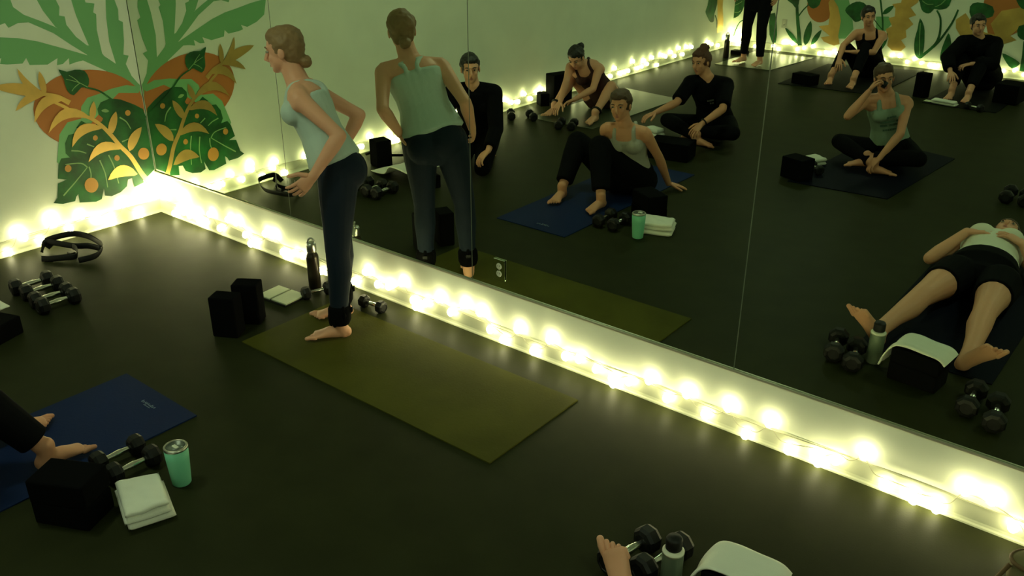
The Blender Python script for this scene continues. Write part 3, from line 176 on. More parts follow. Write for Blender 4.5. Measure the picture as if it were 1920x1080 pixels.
MURAL_OPPOSITE=[["monstera_leaf","monstera",4,[[0.004,0.752],[0.004,0.775],[0.004,0.775],[0.008,0.762],[0.061,0.737],[0.104,0.708],[0.135,0.669],[0.148,0.611],[0.145,0.549],[0.129,0.492],[0.103,0.443],[0.071,0.408],[0.034,0.385],[0.004,0.375],[0.004,0.379],[0.004,0.398],[0.004,0.427],[0.004,0.462],[0.004,0.504],[0.004,0.554],[0.004,0.613],[0.004,0.688]]],["leaf_vein","vein",5,[[0.004,0.709],[0.004,0.68],[0.004,0.637],[0.004,0.589],[0.004,0.544],[0.004,0.498],[0.004,0.449],[0.004,0.406],[0.004,0.375],[0.004,0.375],[0.004,0.406],[0.004,0.45],[0.004,0.498],[0.004,0.544],[0.004,0.59],[0.004,0.638],[0.004,0.681],[0.004,0.711]]],["leaf_vein","vein",5,[[0.004,0.53],[0.004,0.536],[0.007,0.545],[0.029,0.555],[0.049,0.565],[0.067,0.577],[0.085,0.589],[0.101,0.6],[0.111,0.608],[0.106,0.614],[0.095,0.606],[0.08,0.595],[0.062,0.583],[0.044,0.573],[0.024,0.563],[0.004,0.554],[0.004,0.545],[0.004,0.54]]],["leaf_vein","vein",5,[[0.004,0.455],[0.004,0.454],[0.014,0.452],[0.039,0.451],[0.061,0.454],[0.078,0.461],[0.091,0.471],[0.102,0.481],[0.109,0.487],[0.103,0.493],[0.096,0.486],[0.085,0.477],[0.072,0.468],[0.058,0.462],[0.039,0.461],[0.015,0.462],[0.004,0.464],[0.004,0.466]]],["leaf_vein","vein",5,[[0.004,0.603],[0.004,0.605],[0.004,0.608],[0.009,0.612],[0.026,0.619],[0.041,0.631],[0.054,0.646],[0.064,0.661],[0.071,0.671],[0.065,0.675],[0.057,0.665],[0.046,0.651],[0.034,0.637],[0.021,0.627],[0.005,0.621],[0.004,0.618],[0.004,0.615],[0.004,0.614]]],["leaf_stem","monstera",4,[[0.004,0.384],[0.004,0.366],[0.004,0.342],[0.004,0.312],[0.004,0.281],[0.004,0.243],[0.004,0.199],[0.004,0.157],[0.004,0.129],[0.005,0.13],[0.004,0.159],[0.004,0.2],[0.004,0.244],[0.004,0.282],[0.004,0.314],[0.004,0.344],[0.004,0.368],[0.004,0.386]]],["leaf_stem","monstera",4,[[0.167,0.375],[0.156,0.369],[0.138,0.36],[0.119,0.349],[0.103,0.335],[0.09,0.318],[0.079,0.298],[0.069,0.277],[0.06,0.253],[0.05,0.223],[0.04,0.189],[0.032,0.157],[0.026,0.135],[0.04,0.132],[0.046,0.154],[0.054,0.186],[0.064,0.22],[0.074,0.249],[0.083,0.272],[0.092,0.293],[0.102,0.311],[0.114,0.326],[0.128,0.339],[0.146,0.349],[0.163,0.358],[0.174,0.364]]],["blade_leaf","monstera",4,[[0.54,0.481],[0.608,0.5],[0.649,0.38],[0.676,0.216],[0.67,0.104],[0.62,0.1],[0.566,0.205],[0.54,0.37]]],["plant_stem","monstera",4,[[0.875,0.724],[0.878,0.699],[0.882,0.664],[0.886,0.623],[0.892,0.582],[0.898,0.543],[0.905,0.503],[0.913,0.462],[0.921,0.422],[0.929,0.381],[0.938,0.341],[0.946,0.301],[0.955,0.26],[0.964,0.216],[0.974,0.17],[0.983,0.128],[0.989,0.1],[1.048,0.109],[1.04,0.138],[1.03,0.18],[1.018,0.226],[1.007,0.27],[0.997,0.31],[0.986,0.35],[0.976,0.389],[0.967,0.429],[0.957,0.469],[0.948,0.509],[0.939,0.549],[0.932,0.587],[0.924,0.626],[0.918,0.666],[0.913,0.702],[0.909,0.727]]],["blade_leaf","monstera",4,[[0.723,0.713],[0.805,0.74],[0.904,0.744],[0.929,0.697],[0.928,0.639],[0.918,0.602],[0.897,0.583],[0.875,0.599],[0.842,0.633],[0.768,0.674]]],["plant_stem","monstera",4,[[1.056,0.646],[1.044,0.633],[1.026,0.613],[1.006,0.591],[0.989,0.569],[0.975,0.548],[0.961,0.526],[0.949,0.507],[0.941,0.493],[0.958,0.484],[0.966,0.498],[0.977,0.518],[0.99,0.539],[1.004,0.56],[1.02,0.581],[1.039,0.603],[1.057,0.623],[1.069,0.636]]],["monstera_leaf","monstera",4,[[1.032,0.754],[1.116,0.774],[1.205,0.767],[1.224,0.714],[1.212,0.653],[1.179,0.616],[1.135,0.598],[1.096,0.609],[1.062,0.641],[1.032,0.699]]],["blade_leaf","monstera",4,[[0.992,0.119],[0.977,0.158],[0.955,0.189],[0.93,0.217],[0.903,0.243],[0.873,0.267],[0.842,0.289],[0.808,0.31],[0.771,0.327],[0.788,0.292],[0.81,0.261],[0.834,0.231],[0.86,0.204],[0.888,0.178],[0.918,0.154],[0.951,0.133]]],["blade_leaf","monstera",4,[[1.091,0.112],[1.126,0.15],[1.143,0.19],[1.153,0.231],[1.157,0.272],[1.157,0.313],[1.152,0.355],[1.144,0.398],[1.125,0.442],[1.097,0.404],[1.08,0.364],[1.067,0.324],[1.058,0.284],[1.054,0.242],[1.055,0.2],[1.063,0.157]]],["blade_leaf","monstera",4,[[1.175,0.13],[1.208,0.147],[1.23,0.17],[1.248,0.194],[1.262,0.221],[1.273,0.248],[1.281,0.277],[1.287,0.307],[1.287,0.34],[1.259,0.321],[1.237,0.299],[1.218,0.276],[1.201,0.251],[1.187,0.224],[1.176,0.196],[1.17,0.166]]],["orange_disc","orange",2,[[1.4,0.642],[1.402,0.599],[1.396,0.556],[1.381,0.518],[1.358,0.484],[1.328,0.458],[1.293,0.44],[1.255,0.431],[1.214,0.432],[1.175,0.444],[1.137,0.464],[1.104,0.493],[1.077,0.529],[1.058,0.57],[1.047,0.613],[1.045,0.658],[1.053,0.7],[1.069,0.739],[1.092,0.772],[1.122,0.798],[1.158,0.815],[1.196,0.823],[1.236,0.821],[1.275,0.809],[1.311,0.788],[1.344,0.76],[1.37,0.725],[1.389,0.685]]],["palm_band","palm",1,[[1.342,0.777],[1.568,0.794],[1.657,0.577],[1.705,0.389],[1.617,0.257],[1.489,0.244],[1.399,0.466]]],["gold_leaf","gold",3,[[1.362,0.77],[1.464,0.647],[1.527,0.478],[1.521,0.283],[1.555,0.179],[1.485,0.154],[1.427,0.166],[1.338,0.192],[1.292,0.242],[1.41,0.272],[1.307,0.333],[1.243,0.381],[1.37,0.411],[1.368,0.552],[1.328,0.689]]],["monstera_leaf","monstera",4,[[1.561,0.612],[1.57,0.643],[1.596,0.675],[1.637,0.707],[1.686,0.73],[1.737,0.735],[1.785,0.725],[1.823,0.699],[1.848,0.662],[1.85,0.614],[1.838,0.567],[1.82,0.535],[1.793,0.511],[1.756,0.489],[1.718,0.478],[1.691,0.492],[1.667,0.517],[1.635,0.54],[1.605,0.564],[1.577,0.587]]],["plant_stem","monstera",4,[[1.962,0.822],[1.969,0.799],[1.979,0.766],[1.991,0.728],[2.002,0.69],[2.013,0.651],[2.025,0.611],[2.037,0.568],[2.048,0.525],[2.057,0.476],[2.066,0.422],[2.074,0.373],[2.08,0.339],[2.102,0.341],[2.097,0.375],[2.089,0.424],[2.08,0.478],[2.07,0.528],[2.059,0.572],[2.047,0.615],[2.035,0.656],[2.024,0.694],[2.013,0.733],[2.001,0.771],[1.991,0.803],[1.984,0.826]]],["plant_stem","monstera",4,[[1.848,0.633],[1.872,0.608],[1.906,0.571],[1.943,0.532],[1.976,0.498],[2.004,0.471],[2.031,0.446],[2.053,0.426],[2.069,0.412],[2.078,0.421],[2.062,0.435],[2.039,0.455],[2.012,0.479],[1.984,0.506],[1.952,0.539],[1.914,0.578],[1.88,0.615],[1.856,0.64]]],["blade_leaf","monstera",4,[[2.045,0.606],[2.074,0.607],[2.095,0.616],[2.113,0.628],[2.128,0.643],[2.141,0.659],[2.152,0.677],[2.162,0.697],[2.167,0.722],[2.142,0.717],[2.121,0.708],[2.102,0.698],[2.085,0.685],[2.07,0.671],[2.057,0.654],[2.047,0.634]]],["gold_leaf","gold",3,[[2.237,0.174],[2.167,0.227],[2.17,0.314],[2.115,0.429],[2.186,0.47],[2.126,0.566],[2.199,0.59],[2.19,0.69],[2.139,0.736],[2.245,0.761],[2.258,0.878],[2.484,0.911],[2.443,0.777],[2.371,0.713],[2.453,0.629],[2.369,0.588],[2.44,0.519],[2.362,0.436],[2.386,0.353],[2.325,0.313],[2.399,0.235],[2.349,0.178]]],["palm_band","palm",1,[[1.969,0.569],[2.123,0.583],[2.194,0.522],[2.132,0.43],[2.089,0.375],[1.994,0.417]]],["blade_leaf","monstera",4,[[2.076,0.147],[2.107,0.169],[2.125,0.195],[2.138,0.223],[2.148,0.252],[2.154,0.282],[2.157,0.314],[2.156,0.346],[2.149,0.381],[2.124,0.358],[2.105,0.332],[2.09,0.305],[2.078,0.277],[2.068,0.248],[2.063,0.217],[2.063,0.185]]],["blade_leaf","monstera",4,[[2.505,0.596],[2.537,0.566],[2.571,0.506],[2.588,0.452],[2.598,0.392],[2.61,0.324],[2.617,0.258],[2.619,0.202],[2.616,0.156],[2.611,0.126],[2.599,0.111],[2.573,0.113],[2.545,0.131],[2.522,0.164],[2.505,0.212],[2.493,0.277],[2.488,0.347],[2.493,0.406],[2.5,0.466],[2.499,0.544]]],["blade_leaf_rib","vein",5,[[2.514,0.543],[2.519,0.509],[2.526,0.46],[2.534,0.405],[2.542,0.352],[2.552,0.298],[2.563,0.24],[2.573,0.188],[2.58,0.152],[2.586,0.153],[2.579,0.189],[2.569,0.241],[2.559,0.299],[2.55,0.353],[2.542,0.406],[2.534,0.461],[2.528,0.509],[2.523,0.543]]],["plant_stem","monstera",4,[[2.677,0.7],[2.687,0.686],[2.703,0.666],[2.718,0.643],[2.731,0.618],[2.739,0.588],[2.746,0.553],[2.751,0.517],[2.755,0.483],[2.756,0.455],[2.756,0.428],[2.754,0.403],[2.75,0.379],[2.745,0.356],[2.738,0.336],[2.728,0.314],[2.712,0.289],[2.684,0.253],[2.645,0.21],[2.608,0.169],[2.582,0.141],[2.609,0.115],[2.635,0.144],[2.672,0.186],[2.71,0.23],[2.739,0.268],[2.756,0.297],[2.767,0.323],[2.774,0.346],[2.779,0.371],[2.783,0.397],[2.784,0.425],[2.784,0.453],[2.781,0.483],[2.777,0.517],[2.771,0.555],[2.763,0.592],[2.753,0.624],[2.738,0.653],[2.72,0.678],[2.704,0.698],[2.693,0.712]]],["plant_stem","monstera",4,[[2.917,0.738],[2.91,0.711],[2.902,0.672],[2.89,0.627],[2.876,0.582],[2.856,0.534],[2.832,0.481],[2.807,0.429],[2.785,0.385],[2.765,0.35],[2.745,0.32],[2.728,0.296],[2.715,0.279],[2.739,0.261],[2.75,0.279],[2.767,0.303],[2.787,0.334],[2.808,0.371],[2.83,0.416],[2.855,0.469],[2.878,0.522],[2.898,0.572],[2.912,0.619],[2.923,0.665],[2.931,0.704],[2.937,0.731]]],["monstera_leaf","monstera",4,[[2.457,0.876],[2.626,0.909],[2.796,0.917],[2.833,0.873],[2.824,0.815],[2.815,0.772],[2.791,0.74],[2.751,0.723],[2.707,0.716],[2.675,0.72],[2.65,0.72],[2.634,0.697],[2.618,0.672],[2.592,0.662],[2.563,0.663],[2.533,0.676],[2.506,0.7],[2.486,0.736],[2.471,0.779],[2.44,0.83]]],["leaf_vein","vein",5,[[2.492,0.801],[2.504,0.794],[2.52,0.783],[2.539,0.773],[2.559,0.766],[2.579,0.764],[2.6,0.767],[2.619,0.77],[2.632,0.772],[2.63,0.778],[2.617,0.777],[2.598,0.774],[2.578,0.772],[2.56,0.774],[2.542,0.78],[2.525,0.791],[2.509,0.802],[2.497,0.81]]],["leaf_vein","vein",5,[[2.765,0.854],[2.757,0.841],[2.744,0.822],[2.73,0.802],[2.716,0.785],[2.7,0.773],[2.681,0.762],[2.664,0.754],[2.652,0.747],[2.655,0.742],[2.667,0.748],[2.685,0.756],[2.704,0.767],[2.722,0.779],[2.737,0.796],[2.752,0.816],[2.765,0.835],[2.774,0.848]]],["blade_leaf","monstera",4,[[2.867,0.452],[2.887,0.435],[2.907,0.389],[2.926,0.335],[2.937,0.276],[2.933,0.221],[2.917,0.173],[2.891,0.138],[2.863,0.116],[2.844,0.114],[2.832,0.13],[2.825,0.165],[2.824,0.213],[2.828,0.271],[2.838,0.332],[2.851,0.403]]],["gold_leaf","gold",3,[[2.922,0.618],[3.017,0.703],[3.097,0.609],[3.277,0.499],[3.388,0.485],[3.316,0.604],[3.402,0.761],[3.642,0.83],[3.746,0.668],[3.626,0.583],[3.553,0.489],[3.633,0.447],[3.526,0.398],[3.426,0.362],[3.509,0.14],[3.443,0.107],[3.375,0.318],[3.208,0.364],[3.04,0.398],[2.942,0.518]]],["orange_disc","orange",2,[[3.186,0.941],[3.397,1.013],[3.628,0.997],[3.72,0.844],[3.746,0.668],[3.708,0.593],[3.634,0.547],[3.552,0.486],[3.469,0.442],[3.402,0.435],[3.347,0.455],[3.308,0.493],[3.274,0.575],[3.197,0.762]]],["monstera_leaf","monstera",4,[[3.05,0.781],[3.073,0.819],[3.124,0.837],[3.214,0.83],[3.298,0.802],[3.328,0.747],[3.321,0.692],[3.274,0.667],[3.209,0.657],[3.143,0.648],[3.087,0.659],[3.056,0.717]]],["blade_leaf","monstera",4,[[3.509,0.282],[3.546,0.277],[3.604,0.254],[3.662,0.229],[3.709,0.203],[3.723,0.184],[3.717,0.166],[3.689,0.136],[3.65,0.119],[3.61,0.144],[3.571,0.186],[3.529,0.24]]],["plant_stem","monstera",4,[[3.706,0.442],[3.71,0.403],[3.717,0.347],[3.725,0.283],[3.73,0.22],[3.734,0.154],[3.736,0.1],[3.737,0.1],[3.737,0.1],[3.806,0.1],[3.799,0.1],[3.792,0.1],[3.783,0.153],[3.773,0.221],[3.761,0.284],[3.747,0.348],[3.733,0.404],[3.723,0.443]]],["monstera_leaf","monstera",4,[[3.526,0.942],[3.607,0.976],[3.7,0.979],[3.744,0.914],[3.753,0.839],[3.71,0.805],[3.65,0.794],[3.607,0.805],[3.572,0.836],[3.533,0.889]]],["monstera_leaf","monstera",4,[[3.621,0.607],[3.683,0.635],[3.754,0.632],[3.795,0.565],[3.808,0.49],[3.768,0.461],[3.712,0.455],[3.668,0.467],[3.633,0.497],[3.614,0.553]]]]

# ------------------------------------------------------------------ room
bm = bmesh.new(); box(bm, (ROOM_X/2, -ROOM_Y/2, -0.05), (ROOM_X+0.4, ROOM_Y+0.4, 0.1)); struct('floor', bm, FLOORM)
bm = bmesh.new(); box(bm, (ROOM_X/2, -ROOM_Y/2, ROOM_H+0.05), (ROOM_X+0.4, ROOM_Y+0.4, 0.1)); struct('ceiling', bm, CEIL)
bm = bmesh.new(); box(bm, (-0.05, -ROOM_Y/2, ROOM_H/2), (0.1, ROOM_Y, ROOM_H)); struct('wall_left', bm, WALL)
bm = bmesh.new(); box(bm, (ROOM_X/2, 0.06, ROOM_H/2), (ROOM_X+0.2, 0.1, ROOM_H)); box(bm, (ROOM_X/2, 0.005, 0.149), (ROOM_X, 0.01, 0.298)); struct('wall_back', bm, WALL)
bm = bmesh.new(); box(bm, (ROOM_X/2, -ROOM_Y-0.05, ROOM_H/2), (ROOM_X+0.2, 0.1, ROOM_H)); struct('wall_front', bm, WALL)
bm = bmesh.new(); box(bm, (ROOM_X+0.05, -ROOM_Y/2, ROOM_H/2), (0.1, ROOM_Y, ROOM_H)); struct('wall_right', bm, WALL)
def baseboard(side, a, b, nrm):
    # cove base: flat face, rounded top, toe curving out on the floor
    prof = [(0.0, 0.0), (0.014, 0.0), (0.012, 0.006), (0.007, 0.012), (0.004, 0.022), (0.0035, 0.088), (0.002, 0.094), (0.0, 0.095)]
    bm = bmesh.new(); rings = []
    for P in (a, b): rings.append([bm.verts.new(Vector(P)+Vector(nrm)*u+Vector((0, 0, z))) for u, z in prof])
    n = len(prof)
    for k in range(n): bm.faces.new((rings[0][k], rings[0][(k+1) % n], rings[1][(k+1) % n], rings[1][k]))
    bm.faces.new(rings[0]); bm.faces.new(rings[1][::-1])
    return struct('baseboard_'+side, bm, BASE)
baseboard('back', (0, 0, 0), (ROOM_X, 0, 0), (0, -1, 0)); baseboard('left', (0, 0, 0), (0, -ROOM_Y, 0), (1, 0, 0))
baseboard('front', (0, -ROOM_Y, 0), (ROOM_X, -ROOM_Y, 0), (0, 1, 0)); baseboard('right', (ROOM_X, 0, 0), (ROOM_X, -ROOM_Y, 0), (-1, 0, 0))
# metal channel that carries the mirrors
bm = bmesh.new(); box(bm, (ROOM_X/2, -0.003, 0.296), (ROOM_X, 0.008, 0.009)); o = struct('trim_1', bm, CHANNEL)
# mirror panels
seams = [0.0, 1.504, 2.976, 4.4485, 5.93, 7.41, ROOM_X]
where = ['first wall mirror panel in the corner, reflecting the mural leaves', 'wall mirror panel reflecting the standing woman from behind',
         'wall mirror panel reflecting the blue mat and the seated people', 'wall mirror panel reflecting the person lying on the floor',
         'wall mirror panel past the right edge of the photo', 'last wall mirror panel at the far right end of the wall']
for i in range(6):
    a, b = seams[i]+0.0022, seams[i+1]-0.0022
    t = thing('mirror_panel', where[i], 'mirror', ((a+b)/2, 0.002, 0.3), 0, 'tall mirror panels along the wall')
    w = b-a
    bm = bmesh.new(); box(bm, (0, 0.003, 0.85), (w, 0.004, 1.7)); obj('glass', bm, MIRROR, t)
    bm = bmesh.new(); box(bm, (0, 0.0065, 0.85), (w+0.002, 0.003, 1.702)); obj('backing', bm, EDGE, t)
    for sx in (-1, 1):
        bm = bmesh.new(); box(bm, (sx*(w/2+0.0009), 0.003, 0.85), (0.0018, 0.0045, 1.7)); obj('polished_edge', bm, EDGE, t)

# power outlet set into the mirror
IVORY = mat('ivory_plastic', (0.62, 0.62, 0.5), 0.4)
def outlet(x, y, z, face, label, plate):
    t = thing('power_outlet', label, 'outlet', (x, y, z), 0 if face < 0 else PI)
    bm = bmesh.new(); box(bm, (0, -0.003, 0), (0.072, 0.006, 0.116), 0.003); obj('cover_plate', bm, plate, t)
    for s in (-1, 1):
        bm = bmesh.new(); lathe(bm, [(0, 0), (0.0155, 0), (0.017, 0.002), (0.017, 0.006)], 20, Matrix.Translation((0, -0.0085, s*0.02)) @ Matrix.Rotation(-PI/2, 4, 'X')); rc = obj('receptacle', bm, IVORY, t)
        for u in (-1, 1):
            bm = bmesh.new(); box(bm, (u*0.006, -0.0088, s*0.02+0.003), (0.002, 0.001, 0.008)); obj('slot', bm, RUBBER, rc)
    bm = bmesh.new(); lathe(bm, [(0, 0), (0.004, 0), (0.004, 0.003)], 12, Matrix.Translation((0, -0.009, 0.0)) @ Matrix.Rotation(-PI/2, 4, 'X')); obj('screw', bm, CHROME, t)
outlet(3.1625, 0.0, 0.408, -1, 'double power outlet with mirrored cover set into the mirror', MIRROR)
outlet(0.76, -ROOM_Y, 0.37, 1, 'small white power outlet on the far painted wall, seen in the mirror', IVORY)

# unseen ceiling domes, added as greenish fill for walls and people
FILL = mat('dimmed_diffuser', (0.6, 0.65, 0.5), 0.6, emit=FILL_COL, estr=FILL_RADIANCE)
for i, (x, y) in enumerate(FILL_LIGHTS):
    t = thing('ceiling_light', ['dimmed round ceiling light over the standing woman', 'dimmed round ceiling light over the lying person', 'dimmed round ceiling light near the far left corner', 'dimmed round ceiling light near the far right corner'][i], 'ceiling light', (x, y, ROOM_H))
    bm = bmesh.new(); lathe(bm, [(0.2, 0), (0.2, -0.022), (0.165, -0.022), (0.165, -0.01)], 32); obj('housing', bm, CHANNEL, t)
    bm = bmesh.new(); lathe(bm, [(0.16, -0.02), (0.158, -0.05), (0.14, -0.095), (0.105, -0.130), (0.055, -0.150), (0, -0.156)], 24); obj('diffuser', bm, FILL, t)

# ------------------------------------------------------------------ fairy lights
bm = bmesh.new(); lathe(bm, [(0, -0.024), (0.010, -0.021), (0.0175, -0.010), (0.0195, 0.002), (0.0165, 0.013), (0.009, 0.021), (0, 0.024)], 10)
bmesh.ops.recalc_face_normals(bm, faces=bm.faces); BULB_ME = bpy.data.meshes.new('bulb'); bm.to_mesh(BULB_ME); bm.free(); BULB_ME.materials.append(BULB)
for f in BULB_ME.polygons: f.use_smooth = True
def light_string(label, pts, inward, group, wire2=None):
    P0 = Vector(pts[0]); t = thing('fairy_light_string', label, 'string lights', (P0.x, P0.y, 0), 0, group); L = Vector((P0.x, P0.y, 0))
    inward = Vector(inward); way = []
    for i, q in enumerate(pts):
        q = Vector(q); up = q.z > 0.095
        b = q + Vector((0, 0, -0.022 if up else 0.022)) - inward*0.012
        way.append(b)
        if i+1 < len(pts):
            n = Vector(pts[i+1]); d = (n-q).length
            if d > 0.12:
                mid = (q+n)/2; mid.z = max(0.012, mid.z-0.01-d*0.10); way.append(mid-inward*0.012)
    bm = bmesh.new(); tube(bm, [w-L for w in spline(way, 4)], 0.0021, 5)
    if wire2: tube(bm, [Vector(w)-L for w in spline(wire2, 6)], 0.0021, 5)
    obj('wire', bm, WIRE, t)
    for i, q in enumerate(pts):
        o = bpy.data.objects.new('bulb', BULB_ME); COL.objects.link(o); o.parent = t; o.location = Vector(q)-L
        up = q[2] > 0.095; o.rotation_euler = (random.uniform(-0.35, 0.35)+(0 if up else PI), random.uniform(-0.35, 0.35), 0)
def run_wire(a, b, inward, step=0.3):
    a, b = Vector(a), Vector(b); n = int((b-a).length/step); out = []
    for i in range(n+1):
        q = a.lerp(b, i/n); q.z = 0.096+random.uniform(-0.014, 0.010); out.append(q+Vector(inward)*0.012)
    return out
G = 'warm fairy lights along the foot of the walls'
light_string('warm white fairy lights along the floor under the mirror', BULBS_MIRROR, (0, -1, 0), G, run_wire((0.1, 0, 0), (8.6, 0, 0), (0, -1, 0)))
light_string('warm white fairy lights along the foot of the mural wall', BULBS_LEFT, (1, 0, 0), G, run_wire((0, -0.1, 0), (0, -8.9, 0), (1, 0, 0)))
light_string('warm white fairy lights along the far wall, seen only in the mirror', BULBS_OPPOSITE, (0, 1, 0), G, run_wire((0.1, -ROOM_Y, 0), (8.6, -ROOM_Y, 0), (0, 1, 0)))
light_string('bright bundle of spare fairy lights heaped in the near corner below the mural', BULBS_CORNER, (0.7, -0.7, 0), 'bundles of fairy lights in the corners')
light_string('bright bundle of spare fairy lights in the far corner, seen in the mirror', BULBS_FAR_CORNER, (0.7, 0.7, 0), 'bundles of fairy lights in the corners')

# ------------------------------------------------------------------ murals (flat paint on the walls)
PAINT = dict(palm=mat('paint_light_green', (0.19, 0.46, 0.19), 0.6), orange=mat('paint_orange', (0.52, 0.17, 0.035), 0.6),
             monstera=mat('paint_dark_green', (0.010, 0.105, 0.018), 0.55, var=(7, 0.45)), vein=mat('paint_vein_green', (0.24, 0.42, 0.16), 0.6),
             berry=mat('paint_amber', (0.58, 0.27, 0.05), 0.55), gold=mat('paint_gold', (0.72, 0.47, 0.14), 0.48, 0.8, var=(4, 0.15)))
def mural(name, label, items, axis, val, sgn, org):
    t = thing(name, label, 'mural', org)
    for k_, (n, m_, layer, P) in enumerate(items):
        d = 0.0006+layer*0.0005+k_*0.00012
        pts = [Vector((val+sgn*d, a, z)) if axis == 0 else Vector((a, val+sgn*d, z)) for a, z in P]
        Q = [p_ for i, p_ in enumerate(pts) if (p_-pts[i-1]).length > 1e-4]
        if len(Q) < 3: continue
        me = bpy.data.meshes.new(n); tris = tessellate_polygon([Q]); me.from_pydata([q-Vector(org) for q in Q], [], [tuple(x) for x in tris]); me.update()
        nn = me.polygons[0].normal if len(me.polygons) else Vector((0, 0, 1))
        link(n, me, PAINT[m_], t)
mural('leaf_mural', 'tropical leaf mural painted in the near left corner beside the mirror', MURAL_LEFT, 0, 0.0, 1, (0, -0.5, 0.3))
mural('leaf_mural', 'strip of leaf mural painted at the far end of the left wall', MURAL_LEFT_FAR, 0, 0.0, 1, (0, -ROOM_Y+0.2, 0.3))
mural('leaf_mural', 'wide jungle leaf mural on the far wall, seen in the mirror', MURAL_OPPOSITE, 1, -ROOM_Y, 1, (2, -ROOM_Y, 0.3))

# ------------------------------------------------------------------ people
def V(*a): return Vector(a if len(a) > 1 else a[0])
def ring_loft(bm, st, n=18, dome=(1, 1)):
    # st: list of (centre, rx, ry, X, Y); domed ends
    S = [(Vector(c), rx, ry, Vector(X).normalized(), Vector(Y).normalized()) for c, rx, ry, X, Y in st]
    def cap(a, b, k):
        d = (a[0]-b[0]).normalized(); R = min(a[1], a[2])*k; out = []
        for s in (0.38, 0.71, 0.92): out.append((a[0]+d*R*s, a[1]*math.sqrt(1-s*s), a[2]*math.sqrt(1-s*s), a[3], a[4]))
        return out, a[0]+d*R
    c0, p0 = cap(S[0], S[1], dome[0]); c1, p1 = cap(S[-1], S[-2], dome[1])
    S = c0[::-1]+S+c1; rings = []
    for c, rx, ry, X, Y in S: rings.append([bm.verts.new(c+X*rx*math.cos(2*PI*k/n)+Y*ry*math.sin(2*PI*k/n)) for k in range(n)])
    for a, b in zip(rings, rings[1:]):
        for k in range(n): bm.faces.new((a[k], a[(k+1) % n], b[(k+1) % n], b[k]))
    for p, rg in ((p0, rings[0]), (p1, rings[-1])):
        v = bm.verts.new(p)
        for k in range(n): bm.faces.new((rg[k], rg[(k+1) % n], v))
def limb(bm, P, R, n=14, dome=(1, 1)):
    P = [Vector(q) for q in P]; st = []
    X = (P[-1]-P[0]).orthogonal().normalized()
    for i, q in enumerate(P):
        t = (P[min(len(P)-1, i+1)]-P[max(0, i-1)]).normalized(); Y = t.cross(X).normalized(); X2 = Y.cross(t).normalized()
        r = R[i]; rx, ry = (r if isinstance(r, tuple) else (r, r)); st.append((q, rx, ry, X2, Y)); X = X2
    ring_loft(bm, st, n, dome)
def ellip(bm, c, r, X=(1, 0, 0), Y=(0, 1, 0), Z=(0, 0, 1), sub=3):
    res = bmesh.ops.create_icosphere(bm, subdivisions=sub, radius=1.0)
    X, Y, Z = V(*X).normalized(), V(*Y).normalized(), V(*Z).normalized(); c = V(*c)
    for v in res['verts']: v.co = c+X*v.co.x*r[0]+Y*v.co.y*r[1]+Z*v.co.z*r[2]
def bake(name, bm, m, parent, org, vox=0.008, smooth=4, zmin=None, extra=None, rough=0.0):
    if zmin is not None:
        for v in bm.verts: v.co.z = max(v.co.z, zmin)
    bmesh.ops.recalc_face_normals(bm, faces=bm.faces)
    me = bpy.data.meshes.new(name); bm.to_mesh(me); bm.free()
    o = bpy.data.objects.new('work', me); COL.objects.link(o)
    r = o.modifiers.new('r', 'REMESH'); r.mode = 'VOXEL'; r.voxel_size = vox; r.adaptivity = 0
    s = o.modifiers.new('s', 'SMOOTH'); s.factor = 0.5; s.iterations = smooth
    dg = bpy.context.evaluated_depsgraph_get(); dg.update()
    me2 = bpy.data.meshes.new_from_object(o.evaluated_get(dg)); bpy.data.objects.remove(o, do_unlink=True)
    b2 = bmesh.new(); b2.from_mesh(me2)
    if extra is not None:
        tmp = bpy.data.meshes.new('t'); bmesh.ops.recalc_face_normals(extra, faces=extra.faces); extra.to_mesh(tmp); extra.free(); b2.from_mesh(tmp)
    if rough:
        b2.normal_update()
        for v in b2.verts: v.co += v.normal*rough*(noise.noise(v.co*22)+.6*noise.noise(v.co*55))
    for v in b2.verts:
        if zmin is not None: v.co.z = max(v.co.z, zmin)
        v.co -= org
    me3 = bpy.data.meshes.new(name); b2.to_mesh(me3); b2.free()
    return link(name, me3, m, parent, None, True)
def axes(up, fwd):
    up = up.normalized(); f = (fwd-up*fwd.dot(up)).normalized(); return up, f, up.cross(f)*1.0  # third = left side
MARKD = mat('dark_print', (0.05, 0.12, 0.08), 0.8); MARKL = mat('grey_print', (0.10, 0.10, 0.09), 0.8)
LIPS = mat('lips', (0.42, 0.15, 0.12), 0.45); EYEW = mat('eye_white', (0.30, 0.27, 0.22), 0.5); IRIS = mat('iris_dark', (0.03, 0.02, 0.015), 0.2)

